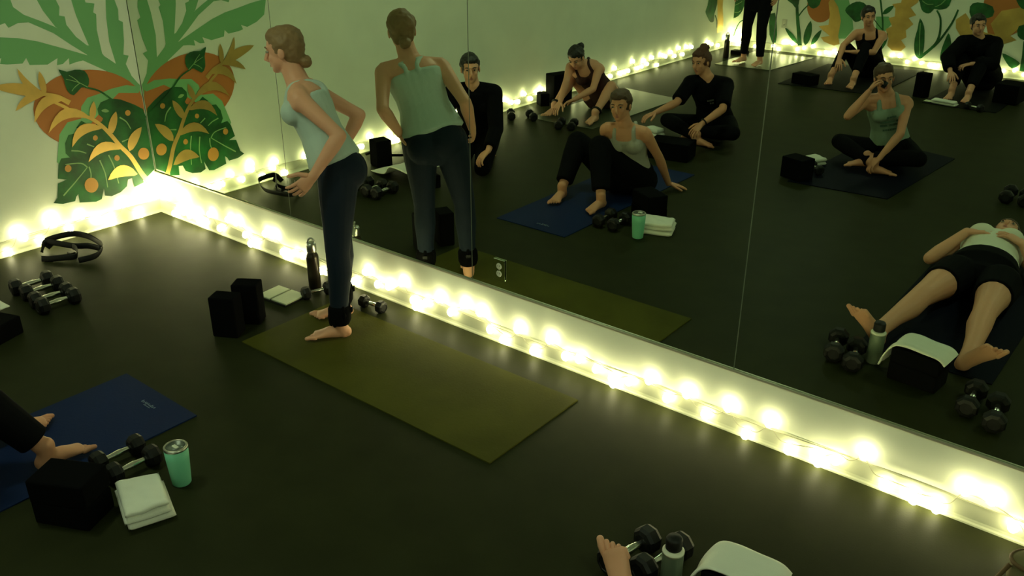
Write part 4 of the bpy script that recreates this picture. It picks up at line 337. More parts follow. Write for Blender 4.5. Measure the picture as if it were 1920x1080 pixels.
def hand(bm, ex, W, d, n, thumb, curl=0.35, k=1.0, spread=0.10):
    # W wrist, d direction of fingers, n palm normal, thumb=+1/-1 side of thumb along s=d x n
    d = d.normalized(); n = (n-d*n.dot(d)).normalized(); s = d.cross(n).normalized()
    ring_loft(bm, [(W-d*0.012, .025*k, .019*k, s, n), (W+d*.02*k, .030*k, .017*k, s, n), (W+d*.055*k, .040*k, .015*k, s, n), (W+d*.088*k, .041*k, .012*k, s, n)], 14, (0.5, 0.6))
    for i, L in enumerate((.068, .078, .073, .058)):
        off = (1.5-i)*0.0205*k*thumb; b = W+d*(.084 if i < 3 else .078)*k+s*off
        dd = (d+s*(1.5-i)*thumb*spread).normalized(); q = [b-dd*0.012, b]; c = 0
        for j, fr in enumerate((.45, .32, .23)):
            c += curl*(0.9+0.25*i*0.3)*(0.8 if j == 0 else 1.1)
            b = b+(dd*math.cos(c)+n*math.sin(c))*L*fr*k; q.append(b)
        limb(ex, q, [.0092*k, .0092*k, .0086*k, .0080*k, .0068*k], 8)
    b = W+d*.022*k+s*thumb*.026*k; q = [b]; dd = (d*0.62+s*thumb*0.75+n*0.2).normalized(); b2 = b+dd*.040*k; q.append(b2)
    dd = (d*0.85+s*thumb*0.42+n*0.3*(0.5+curl)).normalized(); b3 = b2+dd*.030*k; q.append(b3); q.append(b3+(dd+n*curl*0.4).normalized()*.022*k)
    limb(ex, q, [.014*k, .0112*k, .0100*k, .0078*k], 8)
def foot(bm, ex, A, T, up, k=1.0, side=1):
    # A ankle, T toe direction point; up = out of the instep
    d = (T-A); d = (d-up*d.dot(up)).normalized(); s = d.cross(up).normalized(); base = A-up*0.075*k
    limb(bm, [A+up*0.02*k, A-up*.02*k-d*.005, A-up*.045*k-d*.018*k], [.036*k, .036*k, .034*k], 12)
    ring_loft(bm, [(base-d*.035*k+up*.030*k, .028*k, .028*k, s, up), (base+d*.01*k+up*.034*k, .032*k, .036*k, s, up), (base+d*.06*k+up*.030*k, .034*k, .030*k, s, up), (base+d*.105*k+up*.020*k, .041*k, .019*k, s, up), (base+d*.135*k+up*.016*k, .042*k, .014*k, s, up)], 14, (0.8, 0.5))
    for i, (L, r) in enumerate(((.042, .0125), (.036, .0092), (.032, .0088), (.028, .0084), (.022, .0082))):
        o = base+d*(.130-.006*i)*k+s*(side*(0.031-0.0165*i))*k+up*.013*k
        limb(ex, [o, o+d*L*.6*k+up*.002, o+d*L*k-up*.002], [r*k, r*k, r*.85*k], 8)

def person(name, label, J, F, H, outfit, hair, skin=SKIN, zmin=0.002, k=1.0, vox=0.007, hands=None, feetup=None, bust=1.0, hu=None, group=None, bend=0.03, beltless=False):
    J = {a: V(*b) for a, b in J.items()}
    pel, neck, head = J['pel'], J['neck'], J['head']; org = Vector((pel.x, pel.y, 0.0))
    root = thing(name, label, 'person', org, 0, group)
    sp = neck-pel; up = sp.normalized(); F = V(*F); F = (F-up*F.dot(up)).normalized(); S = up.cross(F).normalized()*-1  # S to her right
    Lf = -S
    L = sp.length
    def sp_at(t): return pel+sp*t-F*bend*math.sin(PI*max(0, min(1, t)))
    body = [(-.13, .105, .075), (0, .160, .110), (.13, .155, .108), (.28, .138, .098), (.42, .124, .090), (.56, .130, .096), (.70, .145, .106), (.84, .150, .100), (.94, .120, .078), (1.02, .060, .055)]
    def torso(bm_, t0, t1, inf, kk=1.0, dome=(1, 1), flare=0.0):
        st = []
        ts = sorted({t0, t1} | {b[0] for b in body if t0 < b[0] < t1})
        for t in ts:
            rx, ry = (.15, .11) if t < 0 else (.06, .055)
            for a, b in zip(body, body[1:]):
                if a[0] <= t <= b[0]:
                    u = (t-a[0])/(b[0]-a[0]); rx = a[1]+(b[1]-a[1])*u; ry = a[2]+(b[2]-a[2])*u
            fl = flare*max(0, (0.6-t))
            st.append((sp_at(t), (rx*k+inf+fl)*kk, (ry*k+inf+fl)*kk, S, F))
        ring_loft(bm_, st, 24, dome)
    sh = {'L': J.get('shL', sp_at(.88)+Lf*.17*k), 'R': J.get('shR', sp_at(.88)-Lf*.17*k)}
    # keep shoulders a human width apart
    ctr = (sh['L']+sh['R'])/2; dd = (sh['L']-sh['R']); w = max(.29*k, min(.35*k, dd.length)); dd = dd.normalized()*w/2
    if dd.dot(Lf) < 0: dd = Lf*w/2
    ctr = ctr.lerp(neck-up*.055, 0.6); sh = {'L': ctr+dd, 'R': ctr-dd}
    hipd = Lf*.088*k
    hp = {'L': J.get('hipL', pel+hipd), 'R': J.get('hipR', pel-hipd)}
    bm = bmesh.new(); ex = bmesh.new()
    torso(bm, -.13, 1.02, 0)
    if bust:
        for s in (-1, 1): ellip(bm, sp_at(.72)+F*.072*k+S*s*.066*k, (.058*k*bust, .055*k*bust, .055*k), S, F, up)
    for s in 'LR':
        sg = 1 if s == 'L' else -1
        limb(bm, [sp_at(.95), sh[s]+up*.004, sh[s]], [.048*k, .050*k, .050*k])
        limb(bm, [sp_at(.82)+Lf*sg*.07*k, sh[s]-up*.02], [.07*k, .05*k])
        e, w = J['el'+s], J['wr'+s]
        limb(bm, [sh[s], sh[s].lerp(e, .35), sh[s].lerp(e, .75), e], [.047*k, .042*k, .035*k, .034*k])
        limb(bm, [e, e.lerp(w, .25), e.lerp(w, .6), w], [.034*k, .037*k, .030*k, .0235*k])
        h = J.get('ha'+s, w+(w-e).normalized()*.1); hd = (h-w).normalized()
        hp_ = (hands or {}).get(s, {}); n = V(*hp_.get('n', (0, 0, -1))); curl = hp_.get('curl', .3)
        sgn = hp_.get('thumb', 1)
        hand(bm, ex, w, hd, n, sgn, curl, .95*k)
        kn, an, to = J['kn'+s], J['an'+s], J['to'+s]; h0 = hp[s]
        limb(bm, [h0, h0.lerp(kn, .3), h0.lerp(kn, .7), kn], [.092*k, .084*k, .064*k, .053*k], 16)
        # calf bulges at the back
        mid = kn.lerp(an, .32)
        fw = (to-an).normalized()
        limb(bm, [kn, mid-fw*.008, kn.lerp(an, .65), an], [.052*k, .053*k, .040*k, .034*k], 16)
        fu = V(*feetup[s]) if feetup and s in feetup else V(0, 0, 1)
        foot(bm, ex, an, to, fu.normalized(), k, 1 if s == 'R' else -1)
    ellip(bm, pel-F*.03*k-up*.02*k+Lf*.06*k, (.09*k, .10*k, .10*k)); ellip(bm, pel-F*.03*k-up*.02*k-Lf*.06*k, (.09*k, .10*k, .10*k))
    # head
    HU = V(*hu) if hu else Vector((0, 0, 1)); HU = (HU*0.7+(head-neck).normalized()*0.3).normalized()
    H = V(*H); H = (H-HU*H.dot(HU)).normalized(); HS = H.cross(HU).normalized(); hk = min(k, 1.05)*0.93; C = head
    limb(bm, [neck-up*.03, neck.lerp(C-HU*.06*hk-H*.015, .6), C-HU*.03*hk-H*.012], [.062*k, .054*k, .052*k], 14)
    ellip(bm, C+HU*.022*hk-H*.008, (.074*hk, .092*hk, .098*hk), HS, H, HU)
    ellip(bm, C-HU*.045*hk+H*.018*hk, (.060*hk, .066*hk, .066*hk), HS, H, HU)
    ellip(bm, C-HU*.092*hk+H*.052*hk, (.028*hk, .024*hk, .020*hk), HS, H, HU)
    ellip(bm, C+HU*.022*hk+H*.068*hk, (.052*hk, .020*hk, .016*hk), HS, H, HU, 2)
    for s in (-1, 1): ellip(bm, C-HU*.030*hk+H*.060*hk+HS*s*.032*hk, (.022*hk, .018*hk, .022*hk), HS, H, HU, 2)
    for s in (-1, 1): ellip(ex, C-HU*.010*hk-H*.006*hk+HS*s*.077*hk, (.008*hk, .018*hk, .030*hk), HS, H, HU, 2)
    limb(ex, [C+HU*.012*hk+H*.078*hk, C-HU*.018*hk+H*.092*hk, C-HU*.034*hk+H*.098*hk, C-HU*.042*hk+H*.086*hk], [.008*hk, .011*hk, .0145*hk, .010*hk], 10)
    bake('body', bm, skin, root, org, vox, 4, zmin, ex)
    for s in (-1, 1):
        b = bmesh.new(); q = C+HU*.004*hk+H*.076*hk+HS*s*.031*hk
        ellip(b, q-org-H*.001, (.0125*hk, .009*hk, .0065*hk), HS, H, HU, 2); eo = obj('eye', b, EYEW, root, None, True)
        b = bmesh.new(); ellip(b, q+H*.0050*hk-org, (.0065*hk, .005*hk, .0062*hk), HS, H, HU, 2); obj('iris', b, IRIS, eo, None, True)
        b = bmesh.new(); limb(b, [q+HU*.019*hk+H*.008*hk-HS*s*.014*hk-org, q+HU*.024*hk+H*.008*hk-org, q+HU*.019*hk-H*.004*hk+HS*s*.018*hk-org], [.0035*hk, .0042*hk, .0025*hk], 8); obj('eyebrow', b, hair['mat'], root, None, True)
    b = bmesh.new(); q = C-HU*.062*hk+H*.079*hk-org
    limb(b, [q-HS*.024*hk-H*.010*hk, q+HU*.003*hk, q+HS*.024*hk-H*.010*hk], [.003*hk, .0068*hk, .003*hk], 8); limb(b, [q-HS*.020*hk-H*.010*hk-HU*.006*hk, q-HU*.010*hk, q+HS*.020*hk-H*.010*hk-HU*.006*hk], [.003*hk, .0070*hk, .003*hk], 8); obj('lips', b, LIPS, root, None, True)
    # hair
    b = bmesh.new(); ellip(b, C+HU*.030*hk-H*.024*hk, (.086*hk, .098*hk, .100*hk), HS, H, HU)
    ellip(b, C-HU*.01*hk-H*.045*hk, (.074*hk, .060*hk, .080*hk), HS, H, HU)
    ellip(b, C+HU*.076*hk+H*.010*hk, (.068*hk, .070*hk, .048*hk), HS, H, HU)
    st = hair.get('style')
    if st == 'bun':
        o_ = hair.get('at', (0, -.105, .04)); br = hair.get('r', .036); ellip(b, C+HS*o_[0]+H*o_[1]+HU*o_[2], (br*1.1, br, br), HS, H, HU)
    if st == 'top_bun': ellip(b, C+HU*.125*hk-H*.045*hk+HS*.02, (.042, .040, .036), HS, H, HU)
    if st in ('ponytail', 'low_pony'):
        z = .05 if st == 'ponytail' else -.03
        p0 = C-H*.095*hk+HU*z; limb(b, [p0, p0-H*.045+HU*.0, p0-H*.065-HU*.06, p0-H*.055-HU*.14], [.022, .030, .028, .012], 10)
    if st == 'long':
        for s in (-1, 1): limb(b, [C+HS*s*.066*hk+HU*.03-H*.02, C+HS*s*.074*hk-HU*.07-H*.025, C+HS*s*.078*hk-HU*.15-H*.03], [.028, .030, .018], 10)
    ho = bake('hair', b, hair['mat'], root, org, 0.006, 3, zmin, None, .007)
    if hair.get('band'):
        b = bmesh.new(); n = 28; pts = [C+HU*.058*hk-H*.006+HS*.086*hk*math.cos(2*PI*i/n)+H*.099*hk*math.sin(2*PI*i/n)*1.0+HU*.020*math.sin(2*PI*i/n)-org for i in range(n)]
        tube(b, pts, [(.004, .016)]*n, 8, True, tuple(HU)); obj('headband', b, BLKF, root, None, True)
    # clothes
    top = outfit.get('top')
    if top:
        inf, m_ = top.get('inf', .011), top['mat']; b = bmesh.new()
        torso(b, top.get('t0', .04), top.get('t1', .80), inf, 1.0, (0.25, 0.3), top.get('flare', 0.0))
        if bust:
            for s in (-1, 1): ellip(b, sp_at(.72)+F*.072*k+S*s*.066*k, (.058*k*bust+inf, .055*k*bust+inf, .055*k+inf), S, F, up)
        sl = top.get('sleeve')
        for s in 'LR':
            sg = 1 if s == 'L' else -1
            if sl is None:
                wd_ = top.get('strap', .017)
                a = sp_at(.80)+Lf*sg*.075*k+F*(.085*k+inf); t_ = sp_at(.965)+Lf*sg*top.get('strap_x', .068)*k; c = sp_at(.78)+Lf*sg*top.get('back_x', .05)*k-F*(.088*k+inf)
                P_ = spline([a-up*.05, a, t_+F*.045*k, t_+up*.004-F*.02*k, c+up*.05, c-up*.04], 4); limb(b, P_, [wd_]*len(P_), 10)
            else:
                e, w = J['el'+s], J['wr'+s]
                limb(b, [sp_at(.93), sh[s]+up*.006], [.052*k+inf, .050*k+inf], 14); limb(b, [sp_at(.82)+Lf*sg*.07*k, sh[s]-up*.02], [.07*k+inf, .05*k+inf])
                if sl <= 1: limb(b, [sh[s], sh[s].lerp(e, sl*.5), sh[s].lerp(e, sl)], [.050*k+inf, .046*k+inf, .041*k+inf+.004], 16, (1, .15))
                else:
                    limb(b, [sh[s], sh[s].lerp(e, .5), e], [.050*k+inf, .044*k+inf, .038*k+inf], 16); q = e.lerp(w, sl-1); limb(b, [e, e.lerp(q, .5), q], [.038*k+inf, .036*k+inf, .030*k+inf], 16, (1, .15))
        if sl is not None: torso(b, .6, .965, inf, 1.0, (.3, .15))
        if top.get('mark'):
            t0_, t1_, nr, nc, wid = top['mark']
            for r_ in range(nr):
                mb = bmesh.new(); tt = t0_+(t1_-t0_)*r_/max(1, nr-1)
                for c_ in range(nc):
                    if (r_*5+c_*3) % 7 == 0: continue
                    ph = (c_/(nc-1)-.5)*2*wid; nrm = (S*math.sin(ph)*.7+F*math.cos(ph)).normalized(); q = sp_at(tt)+S*(.147*k+inf)*math.sin(ph)+F*((.107 if tt < .62 else .128)*k+inf+.002)*math.cos(ph)-org
                    tn = up.cross(nrm).normalized(); w_, h_ = .0075+.002*((c_*r_) % 3), .0070
                    a4 = [mb.verts.new(q+tn*x_*w_+up*y_*h_) for x_, y_ in ((-1, -1), (1, -1), (1, 1), (-1, 1))]; b4 = [mb.verts.new(v_.co-nrm*.004) for v_ in a4]
                    mb.faces.new(a4); mb.faces.new(b4[::-1])
                    for e_ in range(4): mb.faces.new((a4[e_], b4[e_], b4[(e_+1) % 4], a4[(e_+1) % 4]))
                po = obj('printed_line', mb, top.get('mark_mat') or (MARKD if nr > 2 else MARKL), root)
        if top.get('racer'): ring_loft(b, [(sp_at(t_)-F*(fy*k+.004), rx_, .020, S, F) for t_, rx_, fy in ((.62, .10, .072), (.76, .066, .078), (.88, .062, .064), (.98, .080, .040))], 16, (.3, .3))
        bake(top.get('name', 'tank_top'), b, m_, root, org, vox, 3, zmin)
    pants = outfit.get('pants')
    if pants:
        inf, m_ = pants.get('inf', .009), pants['mat']; b = bmesh.new(); torso(b, -.13, pants.get('t1', .20), inf, 1.0, (1, .2))
        ellip(b, pel-F*.03*k-up*.02*k+Lf*.06*k, (.09*k+inf, .10*k+inf, .10*k+inf)); ellip(b, pel-F*.03*k-up*.02*k-Lf*.06*k, (.09*k+inf, .10*k+inf, .10*k+inf))
        le = pants.get('len', 1.9)
        for s in 'LR':
            kn, an = J['kn'+s], J['an'+s]; h0 = hp[s]; fw = (J['to'+s]-an).normalized()
            if le <= 1:
                q = h0.lerp(kn, le); r1 = (.092+(.060-.092)*le)*k+inf; limb(b, [h0, h0.lerp(q, .5), q], [.092*k+inf, (.092*k+r1)/2+inf*.5, r1], 18, (1, .1))
            else:
                limb(b, [h0, h0.lerp(kn, .3), h0.lerp(kn, .7), kn], [.092*k+inf, .084*k+inf, .064*k+inf, .053*k+inf], 18)
                q = kn.lerp(an, le-1); mid = kn.lerp(q, .35)-fw*.008; limb(b, [kn, mid, kn.lerp(q, .7), q], [.052*k+inf, .053*k+inf, .042*k+inf, .037*k+inf], 18, (1, .15))
        bake(pants.get('name', 'leggings'), b, m_, root, org, vox, 3, zmin)
    if outfit.get('ankle_weights'):
        for s in 'LR':
            kn, an = J['kn'+s], J['an'+s]; ax = (kn-an).normalized(); fw = (J['to'+s]-an).normalized(); b = bmesh.new()
            limb(b, [an-org+ax*.005, an-org+ax*.03, an-org+ax*.085, an-org+ax*.105], [.050, .059, .059, .050], 20, (.15, .15))
            sid = ax.cross(fw).normalized()*(1 if s == 'R' else -1)
            for j in range(6):
                a = j*PI/3; v_ = fw*math.cos(a)+sid*math.sin(a); limb(b, [an-org+ax*.015+v_*.048, an-org+ax*.055+v_*.052, an-org+ax*.095+v_*.048], [.010, .014, .010], 8)
            w_ = obj('ankle_weight', b, BLACK, root, None, True)
            b = bmesh.new(); q = an-org+ax*.055-fw*.066; box(b, (0, 0, 0), (.03, .018, .022), .004)
            M_ = Matrix((tuple(sid), tuple(fw), tuple(ax))).transposed().to_4x4(); bmesh.ops.transform(b, matrix=Matrix.Translation(q) @ M_, verts=b.verts); obj('buckle_tab', b, RUBBER, w_)
    if outfit.get('watch'):
        s = outfit['watch']; e, w = J['el'+s], J['wr'+s]; ax = (w-e).normalized(); b = bmesh.new(); q = w-ax*.025-org; X = ax.orthogonal().normalized(); Y = ax.cross(X)
        tube(b, [q+X*.029*math.cos(2*PI*i/20)+Y*.029*math.sin(2*PI*i/20) for i in range(20)], .0065, 8, True); obj('wristband', b, RUBBER, root, None, True)
    if outfit.get('anklet'):
        for s in 'LR':
            kn, an = J['kn'+s], J['an'+s]; ax = (kn-an).normalized(); b = bmesh.new(); q = an+ax*.045-org; X = ax.orthogonal().normalized(); Y = ax.cross(X)
            tube(b, [q+X*.041*math.cos(2*PI*i/20)+Y*.041*math.sin(2*PI*i/20) for i in range(20)], .012, 8, True); obj('ankle_strap', b, RUBBER, root, None, True)
    return root
def vdir(a, b, c=0.0):
    # direction seen in the mirror: a to the image right, b towards the viewer -> real room direction
    R_ = Vector((.778, .628, 0)); T_ = Vector((.628, -.778, 0)); v = R_*a+T_*b; return (v.x, -v.y, c)

BLONDE = mat('hair_dark_blond', (0.22, 0.13, 0.055), 0.6, bump=(120, 0.5, 0.003)); BROWN = mat('hair_brown', (0.07, 0.035, 0.018), 0.6, bump=(120, 0.5, 0.003)); DARK = mat('hair_black', (0.010, 0.008, 0.007), 0.55, bump=(120, 0.5, 0.003))
REDB = mat('hair_auburn', (0.09, 0.03, 0.015), 0.6, bump=(120, 0.5, 0.003))
MINTF = mat('mint_fabric', (0.44, 0.55, 0.50), 0.85, bump=(30, 0.3, 0.01)); GREYF = mat('grey_fabric', (0.36, 0.34, 0.30), 0.85, bump=(40, 0.25, 0.006)); SAGEF = mat('sage_fabric', (0.22, 0.31, 0.24), 0.85, bump=(40, 0.25, 0.006))
NAVYL = mat('navy_leggings', (0.006, 0.012, 0.024), 0.75, spec=.2, bump=(50, 0.15, 0.004)); WHITEF = mat('white_fabric', (0.66, 0.66, 0.55), 0.85, bump=(30, 0.3, 0.008)); MAROON = mat('maroon_fabric', (0.035, 0.006, 0.006), 0.8)
FW = (-.70, -.70, 0)
person('person', 'woman in mint tank top and navy leggings standing on the olive mat, leaning forward',
    dict(pel=(2.405, -.345, .865), neck=(2.20, -.385, 1.275), head=(2.13, -.40, 1.425), shL=(2.34, -.49, 1.235), shR=(2.12, -.25, 1.215),
         elL=(2.55, -.445, 1.08), wrL=(2.485, -.57, .90), haL=(2.44, -.645, .83), elR=(2.285, -.08, 1.07), wrR=(2.275, -.21, .905), haR=(2.32, -.26, .83),
         hipL=(2.465, -.405, .86), hipR=(2.345, -.285, .86), knL=(2.50, -.475, .485), knR=(2.335, -.315, .48), anL=(2.50, -.50, .09), anR=(2.32, -.325, .09),
         toL=(2.36, -.64, .02), toR=(2.20, -.47, .02)), FW, (-.80, -.62, -.05),
    dict(top=dict(mat=MINTF, inf=.012, t0=.10, flare=.03, strap=.0125, back_x=.035, racer=True), pants=dict(mat=NAVYL, len=1.86, t1=.24), ankle_weights=True), dict(mat=BLONDE, style='bun', at=(.0, -.098, -.065), r=.031),
    SKIN, zmin=.007, vox=.0055, hands=dict(L=dict(n=(-.5, .6, .2), curl=.35, thumb=-1), R=dict(n=(.8, -.6, 0), curl=.3, thumb=-1)), bend=.0)

person('person', 'woman in grey tank top and black leggings leaning back on the blue mat',
    dict(pel=(2.41, -2.45, .115), neck=(2.43, -2.30, .56), head=(2.40, -2.27, .71), shL=(2.30, -2.26, .53), shR=(2.56, -2.36, .52),
         elL=(2.26, -2.50, .30), wrL=(2.20, -2.68, .055), haL=(2.16, -2.78, .03), elR=(2.60, -2.52, .31), wrR=(2.60, -2.70, .06), haR=(2.66, -2.78, .03),
         knL=(2.02, -2.30, .37), anL=(2.10, -2.00, .095), toL=(2.13, -1.86, .02), knR=(2.30, -2.18, .41), anR=(2.445, -2.0, .095), toR=(2.445, -1.84, .02)), vdir(-.35, 1), vdir(-.5, 1, -.1),
    dict(top=dict(mat=GREYF, inf=.012, t0=.02), pants=dict(mat=BLKF, len=1.84, inf=.028, name='loose_pants')), dict(mat=BROWN, style='bun', at=(0, -.11, 0)), SKIN2, zmin=.007, vox=.006,
    hands=dict(L=dict(n=(0, 0, -1), curl=.08, thumb=-1), R=dict(n=(0, 0, -1), curl=.08, thumb=1)))

person('person', 'person in black T-shirt sitting cross-legged behind the blue mat, seen in the mirror',
    dict(pel=(2.16, -4.31, .12), neck=(2.14, -4.12, .57), head=(2.08, -4.07, .72), shL=(2.01, -4.03, .53), shR=(2.29, -4.16, .53),
         elL=(2.02, -3.80, .40), wrL=(1.92, -3.62, .33), haL=(1.87, -3.54, .30), elR=(2.39, -3.95, .37), wrR=(2.31, -3.74, .27), haR=(2.27, -3.66, .20),
         knL=(1.80, -4.06, .16), anL=(2.16, -3.97, .085), toL=(2.30, -3.98, .03), knR=(2.46, -4.05, .15), anR=(2.10, -4.08, .10), toR=(1.98, -4.0, .05)), vdir(-.25, 1), vdir(-.75, .7, .0),
    dict(top=dict(mat=BLKF, inf=.02, t0=-.03, t1=.9, sleeve=.85, name='t_shirt', mark=(.64, .70, 2, 3, .12)), pants=dict(mat=BLKF, len=1.85, inf=.014), watch='R'), dict(mat=REDB, style='top_bun'), SKIN2,
    hands=dict(L=dict(n=(0, 0, -1), thumb=-1), R=dict(n=(-.3, 0, -1), curl=.45, thumb=1)), bust=.8)

person('person', 'woman in dark swimsuit style top bending forward to her ankles by the left wall lights',
    dict(pel=(.73, -4.61, .12), neck=(.66, -4.30, .50), head=(.665, -4.19, .575), shL=(.58, -4.27, .47), shR=(.80, -4.38, .47),
         elL=(.66, -4.04, .36), wrL=(.66, -3.95, .18), haL=(.66, -3.87, .12), elR=(.86, -4.22, .29), wrR=(.78, -4.02, .21), haR=(.70, -3.96, .17),
         knL=(.50, -4.38, .33), anL=(.51, -4.06, .095), toL=(.51, -3.9, .02), knR=(.98, -4.36, .31), anR=(1.0, -4.06, .095), toR=(1.02, -3.92, .02)), vdir(-.3, 1), vdir(-.35, .8, -.75),
    dict(top=dict(mat=MAROON, inf=.009, t0=-.1, t1=.76), pants=dict(mat=MAROON, len=.25), anklet=True), dict(mat=DARK, style='bun', at=(.03, -.10, .06)), SKIN,
    hands=dict(L=dict(n=(0, 0, -1), thumb=-1), R=dict(n=(0, .3, -1), curl=.4, thumb=1)), hu=(0, .35, .9), zmin=.007)

person('person', 'person in long-sleeved black top kneeling, half hidden behind the standing woman in the mirror',
    dict(pel=(.97, -2.36, .22), neck=(1.08, -2.18, .68), head=(1.09, -2.14, .83), shL=(.96, -2.06, .62), shR=(1.22, -2.26, .62),
         elL=(.96, -1.94, .42), wrL=(1.12, -1.90, .25), haL=(1.19, -1.90, .19), elR=(1.30, -2.20, .37), wrR=(1.36, -2.03, .24), haR=(1.33, -1.96, .18),
         knL=(1.10, -1.97, .075), anL=(.83, -2.36, .06), toL=(.74, -2.5, .04), knR=(1.27, -2.06, .075), anR=(1.02, -2.45, .06), toR=(.92, -2.58, .04)), vdir(.1, 1), vdir(.1, 1, -.05),
    dict(top=dict(mat=BLKF, inf=.022, t0=-.06, t1=.9, sleeve=1.8, name='long_sleeved_top'), pants=dict(mat=BLKF, len=1.9, inf=.014)), dict(mat=DARK, style='bun', at=(0, -.11, 0)), SKIN,
    hands=dict(L=dict(n=(0, 0, -1), curl=.4, thumb=-1), R=dict(n=(0, 0, -1), curl=.4, thumb=1)), feetup=dict(L=(.3, .35, -.4), R=(.3, .35, -.4)))

person('person', 'person in black leggings and tunic standing in the far corner, seen in the mirror',
    dict(pel=(.84, -7.94, .88), neck=(.84, -7.94, 1.36), head=(.85, -7.92, 1.54), shL=(.69, -7.90, 1.30), shR=(1.0, -7.98, 1.30),
         elL=(.60, -7.9, 1.06), wrL=(.60, -7.76, .90), elR=(1.10, -7.98, 1.04), wrR=(1.10, -7.86, .88), hipL=(.765, -7.91, .86), hipR=(.925, -7.94, .86),
         knL=(.735, -7.88, .47), anL=(.72, -7.90, .09), toL=(.69, -7.75, .02), knR=(.95, -7.84, .47), anR=(.985, -7.81, .09), toR=(.975, -7.66, .02)), (0.1, 1, 0), (.1, 1, 0),
    dict(top=dict(mat=BLKF, inf=.022, t0=-.44, t1=.9, sleeve=1.6, name='tunic'), pants=dict(mat=BLKF, len=1.92, inf=.012)), dict(mat=DARK, style='long'), SKIN, zmin=.007,
    hands=dict(L=dict(n=(.9, 0, 0), thumb=1), R=dict(n=(-.9, 0, 0), thumb=-1)))

person('person', 'woman in black tank top hugging her knees before the far mural wall',
    dict(pel=(2.32, -7.95, .12), neck=(2.30, -7.80, .57), head=(2.27, -7.76, .73), shL=(2.16, -7.72, .53), shR=(2.43, -7.86, .52),
         elL=(2.12, -7.50, .42), wrL=(2.16, -7.32, .30), haL=(2.19, -7.25, .22), elR=(2.44, -7.62, .36), wrR=(2.24, -7.49, .36), haR=(2.15, -7.47, .36),
         knL=(2.12, -7.62, .38), anL=(2.10, -7.30, .095), toL=(2.14, -7.12, .02), knR=(2.34, -7.62, .40), anR=(2.38, -7.25, .095), toR=(2.40, -7.08, .02)), vdir(-.3, 1), vdir(-.05, 1),
    dict(top=dict(mat=BLKF, inf=.011, t0=0), pants=dict(mat=BLKF, len=1.75, inf=.012)), dict(mat=DARK, style='bun', at=(0, -.11, .02)), SKIN2, zmin=.007,
    hands=dict(L=dict(n=(0, 0, -1), thumb=-1), R=dict(n=(0, 0, -1), thumb=1)))

person('person', 'woman in sage tank top sitting cross-legged and drinking from a small dark cup',
    dict(pel=(3.68, -4.49, .12), neck=(3.61, -4.37, .59), head=(3.58, -4.32, .735), shL=(3.47, -4.26, .55), shR=(3.74, -4.45, .54),
         elL=(3.44, -4.02, .46), wrL=(3.545, -4.10, .655), haL=(3.57, -4.16, .735), elR=(3.80, -4.25, .33), wrR=(3.71, -4.13, .14), haR=(3.66, -4.09, .07),
         knL=(3.31, -4.31, .17), anL=(3.68, -4.12, .085), toL=(3.82, -4.16, .03), knR=(3.98, -4.22, .16), anR=(3.60, -4.16, .12), toR=(3.48, -4.08, .06)), vdir(-.2, 1), vdir(-.1, 1),
    dict(top=dict(mat=SAGEF, inf=.012, t0=.0, strap=.02, mark=(.46, .70, 4, 9, .46)), pants=dict(mat=BLKF, len=1.85, inf=.013)), dict(mat=BROWN, style='bun', at=(0, -.11, .0)), SKIN2, zmin=.007, vox=.006,
    hands=dict(L=dict(n=(.5, -.3, 0), curl=.7, thumb=1), R=dict(n=(0, 0, -1), curl=.4, thumb=1)))

person('person', 'person in loose black sweatshirt sitting with knees up before the far mural wall',
    dict(pel=(3.55, -8.10, .12), neck=(3.47, -7.86, .58), head=(3.44, -7.80, .74), shL=(3.32, -7.74, .54), shR=(3.60, -7.94, .53),
         elL=(3.27, -7.50, .42), wrL=(3.36, -7.34, .30), haL=(3.40, -7.27, .25), elR=(3.68, -7.70, .36), wrR=(3.50, -7.58, .36), haR=(3.42, -7.52, .34),
         knL=(3.36, -7.72, .37), anL=(3.41, -7.36, .095), toL=(3.42, -7.18, .02), knR=(3.58, -7.66, .37), anR=(3.59, -7.32, .095), toR=(3.60, -7.14, .02)), vdir(-.25, 1), vdir(-.1, 1, -.1),
    dict(top=dict(mat=BLKF, inf=.035, t0=-.06, t1=.9, sleeve=1.8, name='sweatshirt'), pants=dict(mat=BLKF, len=1.75, inf=.02)), dict(mat=DARK, style='short'), SKIN, zmin=.007,
    hands=dict(L=dict(n=(0, 0, -1), thumb=-1), R=dict(n=(0, 0, -1), curl=.5, thumb=1)), bust=0)

person('person', 'person in white top and black shorts lying on their back with feet towards the mirror',
    dict(pel=(4.93, -2.22, .12), neck=(4.88, -2.80, .115), head=(4.89, -2.98, .125), shL=(4.71, -2.68, .105), shR=(5.04, -2.70, .105),
         elL=(4.60, -2.42, .06), wrL=(4.74, -2.58, .22), haL=(4.82, -2.60, .24), elR=(5.20, -2.48, .06), wrR=(5.06, -2.56, .22), haR=(4.98, -2.58, .25),
         hipL=(4.82, -2.10, .12), hipR=(5.05, -2.10, .12), knL=(4.765, -1.64, .135), anL=(4.69, -1.235, .072), toL=(4.61, -1.20, .18), knR=(5.08, -1.66, .13), anR=(5.12, -1.235, .072), toR=(5.21, -1.20, .17)), (0, 0, 1), (0, .05, 1),
    dict(top=dict(mat=WHITEF, inf=.014, t0=.22), pants=dict(mat=BLKF, len=.44, inf=.012, name='shorts', t1=.3)), dict(mat=BROWN, style='short'), SKIN, zmin=.007, vox=.006, k=1.16,
    hands=dict(L=dict(n=(.2, 0, -1), curl=.3, thumb=-1), R=dict(n=(-.2, 0, -1), curl=.3, thumb=1)), feetup=dict(L=(.1, -.93, .25), R=(-.1, -.93, .25)), hu=(0, -1, .05), bend=0)

